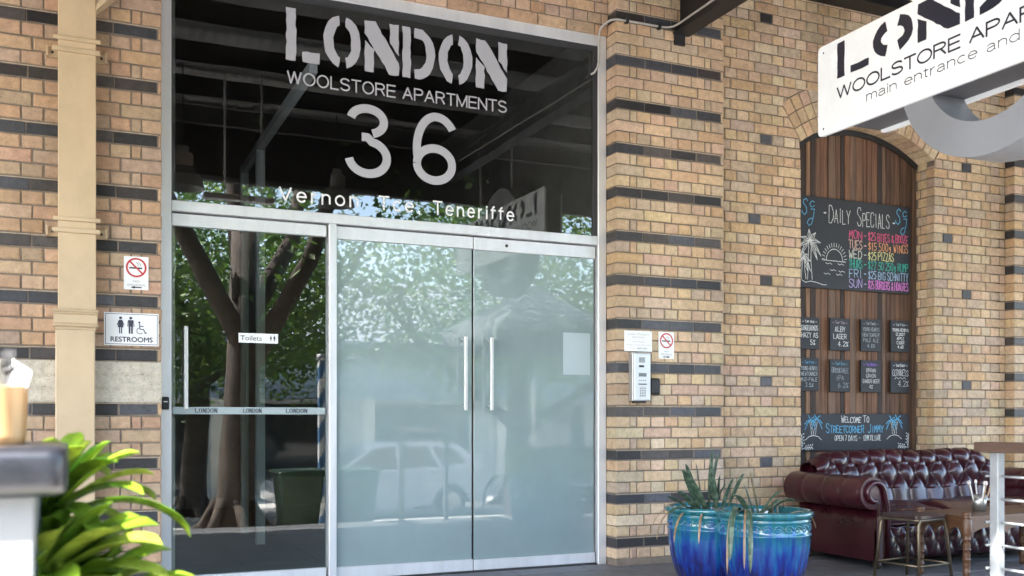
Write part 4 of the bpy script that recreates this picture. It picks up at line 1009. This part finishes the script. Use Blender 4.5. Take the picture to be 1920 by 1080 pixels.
# back
mb = MB(); nx, ns = 300, 90; rows = []; ctr = []
prof = []
for i in range(ns+1):
    t = i/ns
    if t < .55:
        k = t/.55; prof.append((-.32+.09*k, .40+.36*k, -1, .18))
    else:
        k = (t-.55)/.45; a = math.pi*(1-k*1.15)
        prof.append((-.135+.10*math.cos(a), .765+.105*math.sin(a), math.cos(a), math.sin(a)))
for k in range(nx+1):
    x = SL+.16+(SR-SL-.32)*k/nx; r = []
    e = min(x-(SL+.16), SR-.16-x); drop = .10*max(0, 1-e/.30)**2
    for i, (py, pz, ny, nz) in enumerate(prof):
        t = i/ns
        if t < .24: h = abs(math.sin(math.pi*(x/.20)))**.3
        else: u, v_ = x/.20, (t-.24)/.40*2; h = tuft(u+v_*.5, u-v_*.5)
        if t > .58: f = min(1, (t-.58)/.2)*.72; h = h*(1-f)+.82*f
        l = math.hypot(ny, nz); dd = .058*h-.030
        zz = pz+nz/l*dd
        wob = .007*math.sin(x*5.3+t*4)+.005*math.sin(x*11.7-t*9); r.append((x+.006*math.sin(t*14+x*9), py+ny/l*dd+wob, zz-drop*max(0, (zz-.45)/.42)+.006*math.sin(x*7.1)))
    rows.append(r)
mb.quadstrip(rows); bk = mb.build('backrest', M['leather'], sf)
mb = MB()
for k in range(-2, 50):
    for i in range(0, 4):
        x = .336*(k+i*.5)/1.0*.5*2*.5+.0; 
mb.box(SL+.13, SR-.13, -.12, -.05, .06, .60, b=.03); mb.build('back_panel', M['leather'], sf)
# arms
def arm(sx, name):
    """sx=+1 for the arm whose outside faces -X"""
    base = SL if sx > 0 else SR
    X = lambda a: base+sx*a
    mb = MB(); rows = []; N_ = 46
    for i in range(N_+1):
        y = SFY+.012+(SBY-SFY-.03)*i/N_
        ph = (y-SFY)/.225; gro = 1-.075*math.exp(-((ph-round(ph))/.07)**2)*(1 if .3 < ph < 3.8 else 0)
        end = 1-.5*max(0, 1-i/1.2)**2*.2
        r0 = .128*gro*end; cx, cz = .065, .585
        sec = [(.105, .06), (.105, .30), (.100, .47)]
        sec += [(cx+r0*math.cos(R(a)), cz+r0*math.sin(R(a))) for a in range(292, -41, -12)] 
        sec += [(.215, .44), (.215, .06)]
        rows.append([(X(a), y, z) for a, z in sec])
    mb.quadstrip(rows); o = mb.build('armrest', M['leather'], sf)
    # front: scroll face
    cx, cz = .065, .585
    fr = [(.105, .06), (.105, .46)]+[(cx+.125*math.cos(R(a)), cz+.125*math.sin(R(a))) for a in range(280, -41, -12)]+[(.215, .44), (.215, .06)]
    mb = MB(); P = lambda a, b, d: (X(a), SFY+d, b); mb.prism(fr, P, 0, .03); mb.build('arm_front', M['leather'], sf)
    mb = MB()
    sp = [(.203, .07), (.203, .42), (.190, .50)]
    sp += [(cx+.008+(.092-.034*k/16)*math.cos(R(10+k*19)), cz+(.092-.034*k/16)*math.sin(R(10+k*19))) for k in range(0, 15)]
    mb.tube([(X(a), SFY-.012, b) for a, b in sp], [.018]*2+[.020]*(len(sp)-2), 8); mb.build('scroll', M['leather'], sf)
    mb = MB()
    for k in range(30): mb.sphere((X(.122), SFY-.002, .08+k*.0145), .006, 6, 4); mb.sphere((X(.174), SFY-.004, .08+k*.0145), .005, 6, 4)
    mb.build('nail_trim', mat('brass_nails', (.13, .09, .05), .35, metal=.9), sf)
arm(1, 'a'); arm(-1, 'b')
# base front, tufted
mb = MB(); rows = []
for k in range(161):
    x = SL+.215+(SR-SL-.43)*k/160; r = []
    for i in range(25):
        t = i/24; h = tuft(x/.14+t*1.0, x/.14-t*1.0); r.append((x, -.90-.045*h*math.sin(math.pi*min(1, max(0, t)))**.4, .07+.26*t))
    rows.append(r)
mb.quadstrip(rows); mb.build('base_front', M['leather'], sf)
mb = MB(); mb.box(SL+.11, SR-.11, -.90, -.10, .06, .35, b=.01); mb.build('base', M['leather'], sf)
cw = (SR-SL-.43)/3
for k in range(3):
    x0 = SL+.218+k*cw; mb = MB(); rows = []
    for i in range(21):
        t = i/20; x = x0+cw*(.005+.99*t); r = []; ex = (1-abs(2*t-1)**6)**.5
        for q in range(25):
            a = q/24
            if a < .25: y = -.955-.012*math.sin(math.pi*a/.25); z = .345+(.10)*(a/.25)*(.35+.65*ex)
            else: b = (a-.25)/.75; y = -.955+.66*b; z = .345+.10*(.35+.65*ex)+.035*ex*math.sin(math.pi*min(1, b*1.0))**.5-.012*math.sin(b*9+k)*ex
            r.append((x, y, z))
        rows.append(r)
    mb.quadstrip(rows); mb.build('seat_cushion', M['leather'], sf)
for x in (SL+.16, SR-.16):
    for y in (-.90, -.14):
        mb = MB(); mb.lathe([(.0, 0), (.022, .0), (.034, .02), (.03, .05), (.022, .062)], x, y, 14); mb.build('foot', mat('dark_wood', (.03, .018, .012), .4), sf)

# ------------------------------------------------------------------ stool, table
M['wood'] = mat('brown_wood', (.10, .045, .02), .42, nscale=7, namt=.4, bump=.1, bscale=50, stretch=(6, .6, 6), rvar=.12)
M['brass'] = mat('aged_steel', (.17, .135, .09), .38, metal=.8, nscale=12, namt=.3)
SX, SY, SZ = 5.46, -1.42, .455
stl = thing('stool', 'square topped wooden stool with bent metal legs by the coffee table', 'stool', (SX, SY, 0))
rot = R(8); rc = lambda a, b: (SX+a*math.cos(rot)-b*math.sin(rot), SY+a*math.sin(rot)+b*math.cos(rot))
mb = MB(); rr = rrect(-.165, .165, -.165, .165, .04); mb.prism(rr, lambda a, b, d: (*rc(a, b), SZ+d), 0, .022); mb.build('seat', mat('dark_seat_wood', (.035, .017, .015), .28, nscale=9, namt=.4), stl)
mb = MB(); pts = rrect(-.155, .155, -.155, .155, .04); mb.tube([(*rc(a, b), SZ-.012) for a, b in pts+[pts[0]]], .010, 8); mb.build('seat_frame', M['brass'], stl)
for sx_ in (-1, 1):
    for sy_ in (-1, 1):
        mb = MB(); mb.tube([(*rc(sx_*.10, sy_*.148), SZ-.013), (*rc(sx_*.138, sy_*.150), SZ-.018), (*rc(sx_*.152, sy_*.153), SZ-.05), (*rc(sx_*.185, sy_*.185), .0)], .0115, 10); mb.build('leg', M['brass'], stl)
mb = MB(); f_ = .176; q = [(*rc(a*f_, b*f_), .13) for a, b in ((-1, -1), (1, -1), (1, 1), (-1, 1), (-1, -1))]
for a, b in zip(q, q[1:]): mb.tube([a, b], .008, 8)
mb.build('footrest', M['brass'], stl)
tb = thing('coffee_table', 'carved brown wooden table with turned legs before the sofa', 'table', (6.2, -1.45, 0))
TZ = .47; c0 = (5.68, -1.69); ax = Vector((1.15, .06, 0)); ay = Vector((.05, .46, 0))
TP_ = lambda u, v_, z: (c0[0]+ax.x*u+ay.x*v_, c0[1]+ax.y*u+ay.y*v_, z)
mb = MB(); mb.prism([(-.015, -.03), (1.015, -.03), (1.015, 1.03), (-.015, 1.03)], lambda a, b, d: TP_(a, b, TZ-.028+d), 0, .028); mb.build('tabletop', M['wood'], tb)
def turned(u, v_):
    x, y, _ = TP_(u, v_, 0); mb = MB()
    pr = [(0, 0), (.022, 0), (.026, .03), (.020, .06), (.027, .09), (.027, .11), (.021, .12)]
    for k in range(3): b = .14+k*.085; pr += [(.024, b), (.026, b+.03), (.024, b+.06), (.030, b+.066), (.030, b+.074), (.024, b+.08)]
    pr += [(.032, .42), (.036, .44), (.036, .54)]; pr += [(.030, .55), (.030, .562), (.034, .568), (.030, .575), (.030, .59), (.033, .596), (.026, .605), (.024, .612), (0, .614)]
    pr = [(r, z*TZ/.575) for r, z in pr]
    mb.lathe(pr, x, y, 18); mb.build('leg', M['wood'], tb)
for u, v_ in ((0, 0), (1, 0), (0, 1), (1, 1)): turned(u, v_)
def apron(P):
    n = 40; top = TZ-.029; poly = [(0, top), (0, top-.12)]
    for i in range(1, n): t = i/n; poly.append((t, top-.10+.045*abs(math.sin(math.pi*3*t))**.7-(.02 if abs((3*t) % 1-.02) < .05 else 0)))
    poly += [(1, top-.12), (1, top)]
    mb = MB(); mb.prism(poly, P, -.012, .012); mb.build('apron', M['wood'], tb)
na = Vector((-ax.y, ax.x, 0)).normalized(); nb = Vector((-ay.y, ay.x, 0)).normalized()
for v_ in (0, 1): apron(lambda a, b, d, v_=v_: tuple(Vector(TP_(.03+.94*a, v_, b))+na*d))
for u in (0, 1): apron(lambda a, b, d, u=u: tuple(Vector(TP_(u, .06+.88*a, b))+nb*d))
# napkin jar on the table
px, py, _ = TP_(.36, .55, 0)
jr = thing('cutlery_tin', 'small tin of napkins and cutlery on the wooden table', 'tin', (px, py, TZ))
mb = MB(); mb.lathe([(.0, TZ+.001), (.045, TZ+.001), (.055, TZ+.12), (.052, TZ+.12), (.044, TZ+.01)], px, py, 20); mb.build('tin', mat('tin', (.40, .40, .38), .3, metal=.8), jr)
mb = MB()
for k in range(7):
    a = rnd.uniform(0, 6.28); b = (px+.03*math.cos(a), py+.03*math.sin(a), TZ+.02); e = (px+.085*math.cos(a), py+.085*math.sin(a), TZ+.21)
    mb.tube([b, e], .006, 6, col=((.6, .6, .58, 1) if k % 2 else (.35, .22, .12, 1))); mb.sphere(e, .012, 6, 4, col=(.6, .55, .5, 1), sc=(1, 1, 1.6))
mb.build('cutlery', M['attr'], jr)

# ------------------------------------------------------------------ wire railing running to the street
rl = thing('wire_railing', 'steel post railing with tensioned wires and dark timber top rail', 'railing', (3.84, -3.5, 0))
M['galv'] = mat('galvanised_steel', (.22, .24, .26), .5, metal=.3, nscale=14, namt=.18, rvar=.1)
mb = MB(); mb.box(3.820, 3.866, -3.50, -3.454, 0, 1.0, b=.004); mb.build('post', M['galv'], rl)
mb = MB(); mb.box(3.81, 3.875, -5.2, -5.13, -.33, 1.0, b=.004); mb.build('post', M['galv'], rl)
mb = MB(); mb.box(3.78, 3.905, -5.25, -3.40, 1.0, 1.045, b=.004); mb.build('top_rail', mat('dark_timber', (.06, .035, .025), .5, nscale=8, namt=.4, stretch=(4, .5, 4)), rl)
for k in range(6):
    z = .89-.105*k
    mb = MB(); mb.tube([(3.8425, -5.13, z-.0), (3.8425, -3.43, z)], .0028, 6)
    mb.tube([(3.80, -3.452, z), (3.855, -3.452, z)], .006, 6); mb.tube([(3.8, -3.452, z), (3.79, -3.47, z+.002)], .005, 6); mb.tube([(3.8425, -3.62, z), (3.8425, -3.505, z)], .006, 6)
    mb.build('wire', M['galv'], rl)

# ------------------------------------------------------------------ counter with cutlery cup, bromeliads
ct = thing('counter', 'white panelled outdoor counter with thick dark rounded top', 'counter', (-1.2, -4.1, -.2))
mb = MB()
prof = []
zt, zb = 1.093, .985; yf = -4.40
for a in range(-90, 91, 15): prof.append((yf+.035-.035*math.cos(R(a)), (zt+zb)/2+((zt-zb)/2-.035)*(1 if a > 0 else -1 if a < 0 else 0)+.035*math.sin(R(a))))
rows = []
for x in (-2.6, -.06): rows.append([(x, y, z) for y, z in prof]+[(x, -3.85, zt), (x, -3.85, zb)])
for k in range(1, 7):
    t = k/6*math.pi/2; dxx = .04*math.sin(t); ins = .04*(1-math.cos(t))
    rows.append([(-.06+dxx, y+ins, min(max(z, zb+ins*.3), zt-ins*.3)) for y, z in prof]+[(-.06+dxx, -3.85, zt-ins*.3), (-.06+dxx, -3.85, zb+ins*.3)])
mb.quadstrip(rows, closed=True); n = len(rows[0]); b = len(mb.v)-n; mb.f.append(list(range(b, b+n))); mb.c.append((1, 1, 1, 1)); mb.sm.append(False)
mb.build('counter_top', mat('dark_laminate', (.014, .015, .02), .33, nscale=14, namt=.35, coat=.1, rvar=.1), ct)
mb = MB(); mb.box(-2.5, -.085, -4.34, -3.92, -.14, .985, b=.004); mb.build('panel', mat('panel_white', (.17, .18, .19), .5, nscale=2.5, namt=.15), ct)
# cup
cx_, cy_ = -.165, -4.17
cp = thing('cutlery_cup', 'turned bamboo cup of napkins and black forks on the counter', 'cup', (cx_, cy_, zt))
mb = MB(); cols = [(.50, .29, .13, 1), (.58, .36, .17, 1), (.45, .25, .10, 1)]
pr = [(.0, zt+.001), (.055, zt+.001), (.058, zt+.02), (.062, zt+.128), (.064, zt+.132), (.058, zt+.132), (.054, zt+.02)]
mb.lathe(pr, cx_, cy_, 36, colf=lambda i, j: cols[(j//3) % 3]); mb.build('cup_body', mat('bamboo', attr=True, rough=.4, nscale=9, namt=.2, stretch=(8, 8, .8)), cp)
mb = MB()
for k in range(4):
    a = 1.2+k*1.4; b = Vector((cx_+.02*math.cos(a), cy_+.02*math.sin(a), zt+.05)); e = b+Vector((.022*math.cos(a), .022*math.sin(a), .11))
    mb.tube([b, e], .0035, 6)
    mb.tube([e, e+Vector((0, 0, .014))], [.004, .011], 8); q = e+Vector((0, 0, .014))
    for t_ in (-.009, -.003, .003, .009): mb.tube([q+Vector((t_, 0, -.004)), q+Vector((t_*1.05, .002, .042))], [.0026, .0014], 6)
mb.build('forks', M['gasket'], cp)
mb = MB()
for k in range(5):
    a = -.5+k*1.25; b = Vector((cx_+.015*math.cos(a), cy_+.02*math.sin(a), zt+.03)); u = Vector((math.cos(a), .6*math.sin(a), 0))
    v0 = [b-u*.015, b+u*.02, b+u*.065+Vector((0, 0, .135)), b+u*.02+Vector((0, 0, .165))]; d_ = Vector((0, .004, 0))
    mb.add(v0+[q+d_ for q in v0], [(0, 1, 2, 3), (7, 6, 5, 4), (0, 4, 5, 1), (1, 5, 6, 2), (2, 6, 7, 3), (3, 7, 4, 0)])
mb.build('napkins', M['white'], cp)
# bromeliads
M['brom'] = leafmat('bromeliad_leaf', (.3, .5, .05), None, 26, .35, .24)
M['plast'] = mat('planter_brown', (.06, .035, .03), .6, nscale=10, namt=.3)
pb = thing('planter_box', 'dark brown trough holding the bright green bromeliads', 'planter', (-.1, -3.8, -.2))
mb = MB(); mb.box(-.40, .20, -4.06, -3.58, -.20, .60, b=.01); mb.build('trough', M['plast'], pb)
mb = MB(); mb.box(-.38, .18, -4.04, -3.60, .601, .615); mb.build('soil', M['soil'], pb)
YG, DG, LG = (.20, .32, .025), (.035, .12, .012), (.34, .42, .06)
def bromeliad(x, y, z, n, l, w, lab, seed):
    rr_ = random.Random(seed); mb = MB()
    for k in range(n):
        a = k*2.39996+rr_.uniform(-.25, .25); f = k/n
        el = 1.9-1.55*f+rr_.uniform(-.1, .1); L_ = l*(.75+.35*f)*rr_.uniform(.85, 1.1)
        c = rr_.choice(((DG, YG), (YG, LG), (DG, YG), ((.11, .23, .02), YG), (YG, YG)))
        blade(mb, (x+.02*math.cos(a), y+.02*math.sin(a), z+.02), (math.cos(a), math.sin(a), el), L_, w*rr_.uniform(.8, 1.15), 1.5+2.6*f, c, 14, vee=.45, tip=.10, thick=.002, twist=rr_.uniform(-.3, .3))
    mb.build('bromeliad', M['brom'], label=lab, cat='plant', group='bromeliads in the trough')
bromeliad(-.13, -4.0, .66, 46, .40, .078, 'bright green bromeliad closest to the counter', 3)
bromeliad(-.05, -3.93, .58, 44, .36, .074, 'yellow green bromeliad nearest the clear door', 5)
bromeliad(-.11, -3.76, .84, 38, .40, .062, 'darker green bromeliad at the back of the trough', 9)
bromeliad(-.09, -4.05, .52, 40, .34, .074, 'pale tipped bromeliad lowest in the trough', 17)

# ------------------------------------------------------------------ the street that the glass reflects
M['bark'] = mat('grey_bark', (.075, .055, .042), .9, nscale=5, namt=.85, bump=1, bscale=14, stretch=(3, 3, .5))
M['leaf'] = leafmat('tree_leaf', (.06, .12, .03), None, 2.5, .3, .5)
def tree(x, y, z, h, rad, crown_r, crown_c, nleaf, lab, seed, limbs, squash=.7, name='street_tree'):
    rr_ = random.Random(seed)
    t = thing(name, lab, 'tree', (x, y, z), 'fig trees along the street')
    mb = MB(); tips = []
    pth = [(x, y, z), (x+.02, y, z+.4), (x+.05*h*.3, y, z+h*.25), (x+.08*h*.3, y-.03*h, z+h*.5)]
    mb.tube(pth, [rad*1.35, rad*1.05, rad*.95, rad*.8], 12)
    for k in range(6):
        a = k*1.05+.3; mb.tube([(x+rad*.8*math.cos(a), y+rad*.8*math.sin(a), z+.45), (x+rad*1.7*math.cos(a), y+rad*1.7*math.sin(a), z+.12), (x+rad*3*math.cos(a), y+rad*3*math.sin(a), z-.05)], [rad*.4, rad*.33, rad*.15], 7)
    for (a, el, l) in limbs:
        p0 = Vector(pth[2])+Vector((0, 0, rr_.uniform(-.1, .25)*h)); d = Vector((math.cos(a)*math.cos(el), math.sin(a)*math.cos(el), math.sin(el)))
        p1 = p0+d*l*.4+Vector((0, 0, .05*l)); p2 = p0+d*l*.75+Vector((rr_.uniform(-.1, .1)*l, 0, .1*l)); p3 = p0+d*l+Vector((0, 0, .22*l))
        mb.tube([p0, p1, p2, p3], [rad*.62, rad*.5, rad*.36, rad*.16], 9); tips += [p1, p2, p3]
        for q in range(3):
            b = p1.lerp(p3, .3+.3*q); e = b+Vector((rr_.uniform(-1, 1), rr_.uniform(-1, 1), rr_.uniform(.1, 1)))*l*.35
            mb.tube([b, (b+e)/2+Vector((0, 0, .05*l)), e], [rad*.26, rad*.18, rad*.06], 6); tips.append(e)
    mb.build('trunk', M['bark'], t)
    mb = MB(); cl = []
    for k in range(max(20, nleaf//110)):
        while True:
            v_ = Vector((rr_.uniform(-1, 1), rr_.uniform(-1, 1), rr_.uniform(-1, 1)))
            if .25 < v_.length < 1: break
        cl.append(Vector(crown_c)+Vector((v_.x*crown_r, v_.y*crown_r, v_.z*crown_r*squash)))
    cl += tips[2:]
    for k in range(nleaf):
        c = cl[k % len(cl)]; p = c+Vector((rr_.gauss(0, 1), rr_.gauss(0, 1), rr_.gauss(0, .7)))*crown_r*.15
        u = Vector((rr_.uniform(-1, 1), rr_.uniform(-1, 1), rr_.uniform(-.8, .3))).normalized(); w = u.orthogonal().normalized(); w = Matrix.Rotation(rr_.uniform(0, 6.28), 3, u) @ w
        s = rr_.uniform(.10, .19); tt = rr_.uniform(.6, 1.4)
        c_ = rr_.choice(((.09, .19, .03), (.14, .26, .04), (.18, .29, .05), (.05, .11, .02)))
        mb.add([p, p+u*s*.5+w*s*.24, p+u*s, p+u*s*.5-w*s*.24], [(0, 1, 2, 3)], (c_[0]*tt, c_[1]*tt, c_[2]*tt, 1))
    mb.build('crown', M['leaf'], t)
tree(1.85, -6.05, -.35, 8, .23, 2.6, (3.6, -7.6, 8.6), 7000, 'fig tree with thick forked trunk closest to the awning', 11, [(2.6, .9, 4.2), (.3, 1.0, 4), (-.9, .7, 4.5), (-1.6, 1.1, 4)])
tree(2.2, -14.6, -.95, 9, .26, 3.4, (2.6, -14.6, 3.9), 26000, 'broad fig tree across the road behind the white car', 12, [(0, .5, 4), (2, .6, 4), (3.6, .5, 4), (5, .7, 4)])
tree(-3.4, -13.6, -.9, 9, .24, 3.2, (-3.0, -13.8, 4.1), 22000, 'fig tree further up the far side of the road', 13, [(.2, .5, 4), (1.6, .6, 4), (3.3, .6, 4), (4.8, .6, 4)])
tree(9.6, -14.6, -.95, 9, .25, 3.6, (9.6, -14.6, 4.1), 22000, 'fig tree down the road beyond the umbrella', 14, [(.3, .5, 4), (1.9, .6, 4), (3.5, .6, 4), (5.1, .6, 4)])

# parked car
M['carw'] = mat('car_white', (.70, .71, .72), .25, coat=.8)
M['carg'] = mat('car_glass', (.02, .025, .03), .05, coat=1)
M['tyre'] = mat('tyre_rubber', (.02, .02, .02), .85)
def car(x, y, z, lab, bodymat):
    """hatchback parked along the road, nose towards -X, its side facing the building"""
    t = thing('parked_car', lab, 'car', (x, y, z))
    side = [(-2.05, .35), (-2.08, .55), (-1.98, .72), (-1.2, .88), (-.95, .92), (-.25, 1.38), (.1, 1.46), (.9, 1.46), (1.5, 1.40), (1.92, 1.05), (2.05, .95), (2.08, .50), (2.0, .30), (1.62, .28)]
    def wheelarch(cx): return [(cx+.36*math.cos(R(a)), .30+.36*math.sin(R(a))) for a in range(0, 181, 20)]
    poly = side[:-1]+[(1.66, .28)]+wheelarch(1.28)+[(.9, .24), (-.9, .24)]+wheelarch(-1.28)+[(-1.7, .28)]
    mb = MB(); rows = []
    def halfw(h): return .87 if h < .9 else .87-.22*((h-.9)/.56)
    for s, ins in ((-1, .03), (-1, 0), (1, 0), (1, .03)):
        rows.append([(x+a*(1-.012*(ins > 0)), y+s*(halfw(h)-(0 if ins else .0)+(-.0 if not ins else .012)), z+h-(ins if h > 1 else 0)) for a, h in poly])
    rows = [rows[1], rows[2]]
    mb.quadstrip(rows, sm=False, closed=True)
    from mathutils.geometry import tessellate_polygon
    tri = tessellate_polygon([[Vector((a, h, 0)) for a, h in poly]])
    for s in (-1, 1): mb.add([(x+a, y+s*halfw(h), z+h) for a, h in poly], [list(q) for q in tri])
    mb.build('body', bodymat, t)
    for s in (-1, 1):
        for w in ([(-.80, .95), (-.25, 1.33), (.18, 1.39), (.22, .96)], [(.28, .96), (.25, 1.39), (.85, 1.38), (1.05, .98)], [(1.12, .99), (.95, 1.37), (1.40, 1.33), (1.62, 1.06)]):
            mb = MB(); mb.add([(x+a, y+s*(halfw(h)+.006), z+h) for a, h in w], [(0, 1, 2, 3)]); mb.build('window', M['carg'], t)
        for hx in (.12, 1.0):
            mb = MB(); mb.box(x+hx-.09, x+hx+.07, y+s*.87, y+s*.90, z+.86, z+.885); mb.build('door_handle', bodymat, t)
        for cx in (-1.28, 1.28):
            mb = MB(); mb.tube([(x+cx, y+s*.66, z+.30), (x+cx, y+s*.86, z+.30)], .30, 24); w = mb.build('wheel', M['tyre'], t)
            mb = MB(); mb.tube([(x+cx, y+s*.85, z+.30), (x+cx, y+s*.872, z+.30)], .2, 20); mb.build('rim', M['steel'], w)
    mb = MB(); mb.box(x+1.93, x+2.075, y+.55, y+.80, z+.78, z+1.0, b=.02); mb.build('tail_light', mat('red_lens', (.4, .02, .02), .2), t)
    mb = MB(); mb.add([(x-.93, y-.72, z+.95), (x-.93, y+.72, z+.95), (x-.28, y+.62, z+1.38), (x-.28, y-.62, z+1.38)], [(0, 1, 2, 3)]); mb.build('windscreen', M['carg'], t)
car(5.35, -11.7, gz(-11.7), 'white hatchback parked along the road beyond the bins', M['carw'])
# wheelie bins
def wheelie(x, y, z, lab):
    t = thing('wheelie_bin', lab, 'bin', (x, y, z), 'wheelie bins at the kerb')
    mb = MB(); rows = []
    for zz, w, d in ((.04, .22, .22), (.3, .24, .25), (.74, .28, .33), (.77, .30, .35), (.80, .30, .35)): rows.append([(x+a*w, y+b*d, z+zz) for a, b in ((-1, -.9), (-.9, -1), (.9, -1), (1, -.9), (1, .9), (.9, 1), (-.9, 1), (-1, .9))])
    mb.quadstrip(rows, sm=False, closed=True); mb.build('body', mat('bin_green', (.02, .05, .025), .5), t)
    mb = MB(); mb.box(x-.31, x+.31, y-.37, y+.36, z+.802, z+.845, b=.02); mb.box(x-.2, x+.2, y-.42, y-.37, z+.80, z+.83, b=.01); mb.build('lid', mat('lid_green', (.025, .06, .03), .45), t)
    for s in (-1, 1):
        mb = MB(); mb.tube([(x+s*.20, y-.30, z+.10), (x+s*.25, y-.30, z+.10)], .10, 16); mb.build('wheel', M['tyre'], t)
wheelie(2.62, -5.75, -.35, 'dark green wheelie bin beside the fig trunk'); wheelie(3.36, -5.78, -.35, 'dark green wheelie bin closer to the railing')
# umbrella
um = thing('market_umbrella', 'large grey market umbrella over the kerbside tables', 'umbrella', (6.4, -6.6, -.35))
mb = MB(); n = 8
for k in range(n):
    a0, a1 = 2*math.pi*k/n, 2*math.pi*(k+1)/n
    rows = [[(6.4+r*((1-u)*math.cos(a0)+u*math.cos(a1)), -6.6+r*((1-u)*math.sin(a0)+u*math.sin(a1)), z-.05*4*u*(1-u)*r/1.5) for u in (0, .25, .5, .75, 1)] for r, z in ((.02, 3.2), (.5, 2.93), (1.0, 2.68), (1.5, 2.42), (1.5, 2.24))]
    mb.quadstrip(rows)
mb.build('canopy', mat('grey_canvas', (.10, .11, .12), .85), um)
mb = MB(); mb.tube([(6.4, -6.6, -.35), (6.4, -6.6, 3.2)], .025, 10); mb.build('pole', M['steel'], um)
mb = MB(); mb.box(6.1, 6.7, -6.9, -6.3, -.35, -.27, b=.01); mb.build('base', M['black'], um)
# hedge in a trough by the kerb
hd = thing('hedge', 'clipped green hedge in a long dark trough by the kerb', 'hedge', (7.2, -5.9, -.35))
mb = MB(); mb.box(5.7, 9.0, -6.1, -5.7, -.36, .15); mb.build('trough', M['plast'], hd)
mb = MB(); rr_ = random.Random(31)
for k in range(7000):
    p = Vector((rr_.uniform(5.7, 9.0), rr_.uniform(-6.12, -5.68), .1+.62*rr_.random()**.6)); u = Vector((rr_.uniform(-1, 1), rr_.uniform(-1, 1), rr_.uniform(-.3, 1))).normalized(); w = u.orthogonal().normalized(); s = rr_.uniform(.04, .07)
    tt = rr_.uniform(.6, 1.5); mb.add([p, p+u*s*.5+w*s*.25, p+u*s, p+u*s*.5-w*s*.25], [(0, 1, 2, 3)], (.07*tt, .15*tt, .03*tt, 1))
mb.build('foliage', M['leaf'], hd)
# striped pole
mb = MB(); n = 60; x, y = 3.2, -6.9
rows = [[(x+.05*math.cos(2*math.pi*j/16), y+.05*math.sin(2*math.pi*j/16), -.35+2.35*i/n) for j in range(16)] for i in range(n+1)]
mb.quadstrip(rows, closed=True, colf=lambda i, j: (.05, .14, .28, 1) if ((i*.36+j/16*4) % 4) < 2 else (.7, .7, .68, 1))
mb.tube([(x, y, 1.99), (x, y, 2.08)], .065, 14, col=(.4, .4, .4, 1)); mb.build('striped_pole', M['attr'], label='blue and white spiral striped pole at the kerb', cat='pole')
# building across the road
ob = thing('white_building', 'long white building across the road with dark shopfronts and pale hipped roof', 'building', (4, -24, -1.25))
mb = MB(); mb.box(-14, 26, -30, -23.0, -1.25, 3.6); mb.build('wall', mat('render_white', (.62, .62, .60), .8, nscale=1, namt=.08), ob)
mb = MB(); mb.quadstrip([[(-14.6, -22.4, 3.55), (26.6, -22.4, 3.55)], [(-11, -26.5, 6.0), (23, -26.5, 6.0)], [(-14.6, -30.6, 3.55), (26.6, -30.6, 3.55)]], sm=False); mb.quadstrip([[(-14.6, -22.4, 3.55), (26.6, -22.4, 3.55)], [(-14.6, -22.4, 3.35), (26.6, -22.4, 3.35)]], sm=False); mb.build('roof', mat('pale_roof', (.45, .47, .50), .6), ob)
mb = MB(); mb.box(-14, 26, -23.0, -21.3, 1.75, 2.15); mb.build('shop_awning', mat('blue_grey_fascia', (.22, .27, .34), .6), ob)
for k in range(9):
    x0 = -13+k*4.3; mb = MB(); mb.box(x0, x0+3.2, -23.0, -22.95, -1.1, 1.6); mb.build('shop_window', M['carg'], ob)
for k in range(10):
    x0 = -13.6+k*4.3; mb = MB(); mb.box(x0-.18, x0+.18, -21.6, -21.25, -1.25, 1.75, b=.02); mb.build('column', mat('column_cream', (.6, .56, .48), .7), ob)
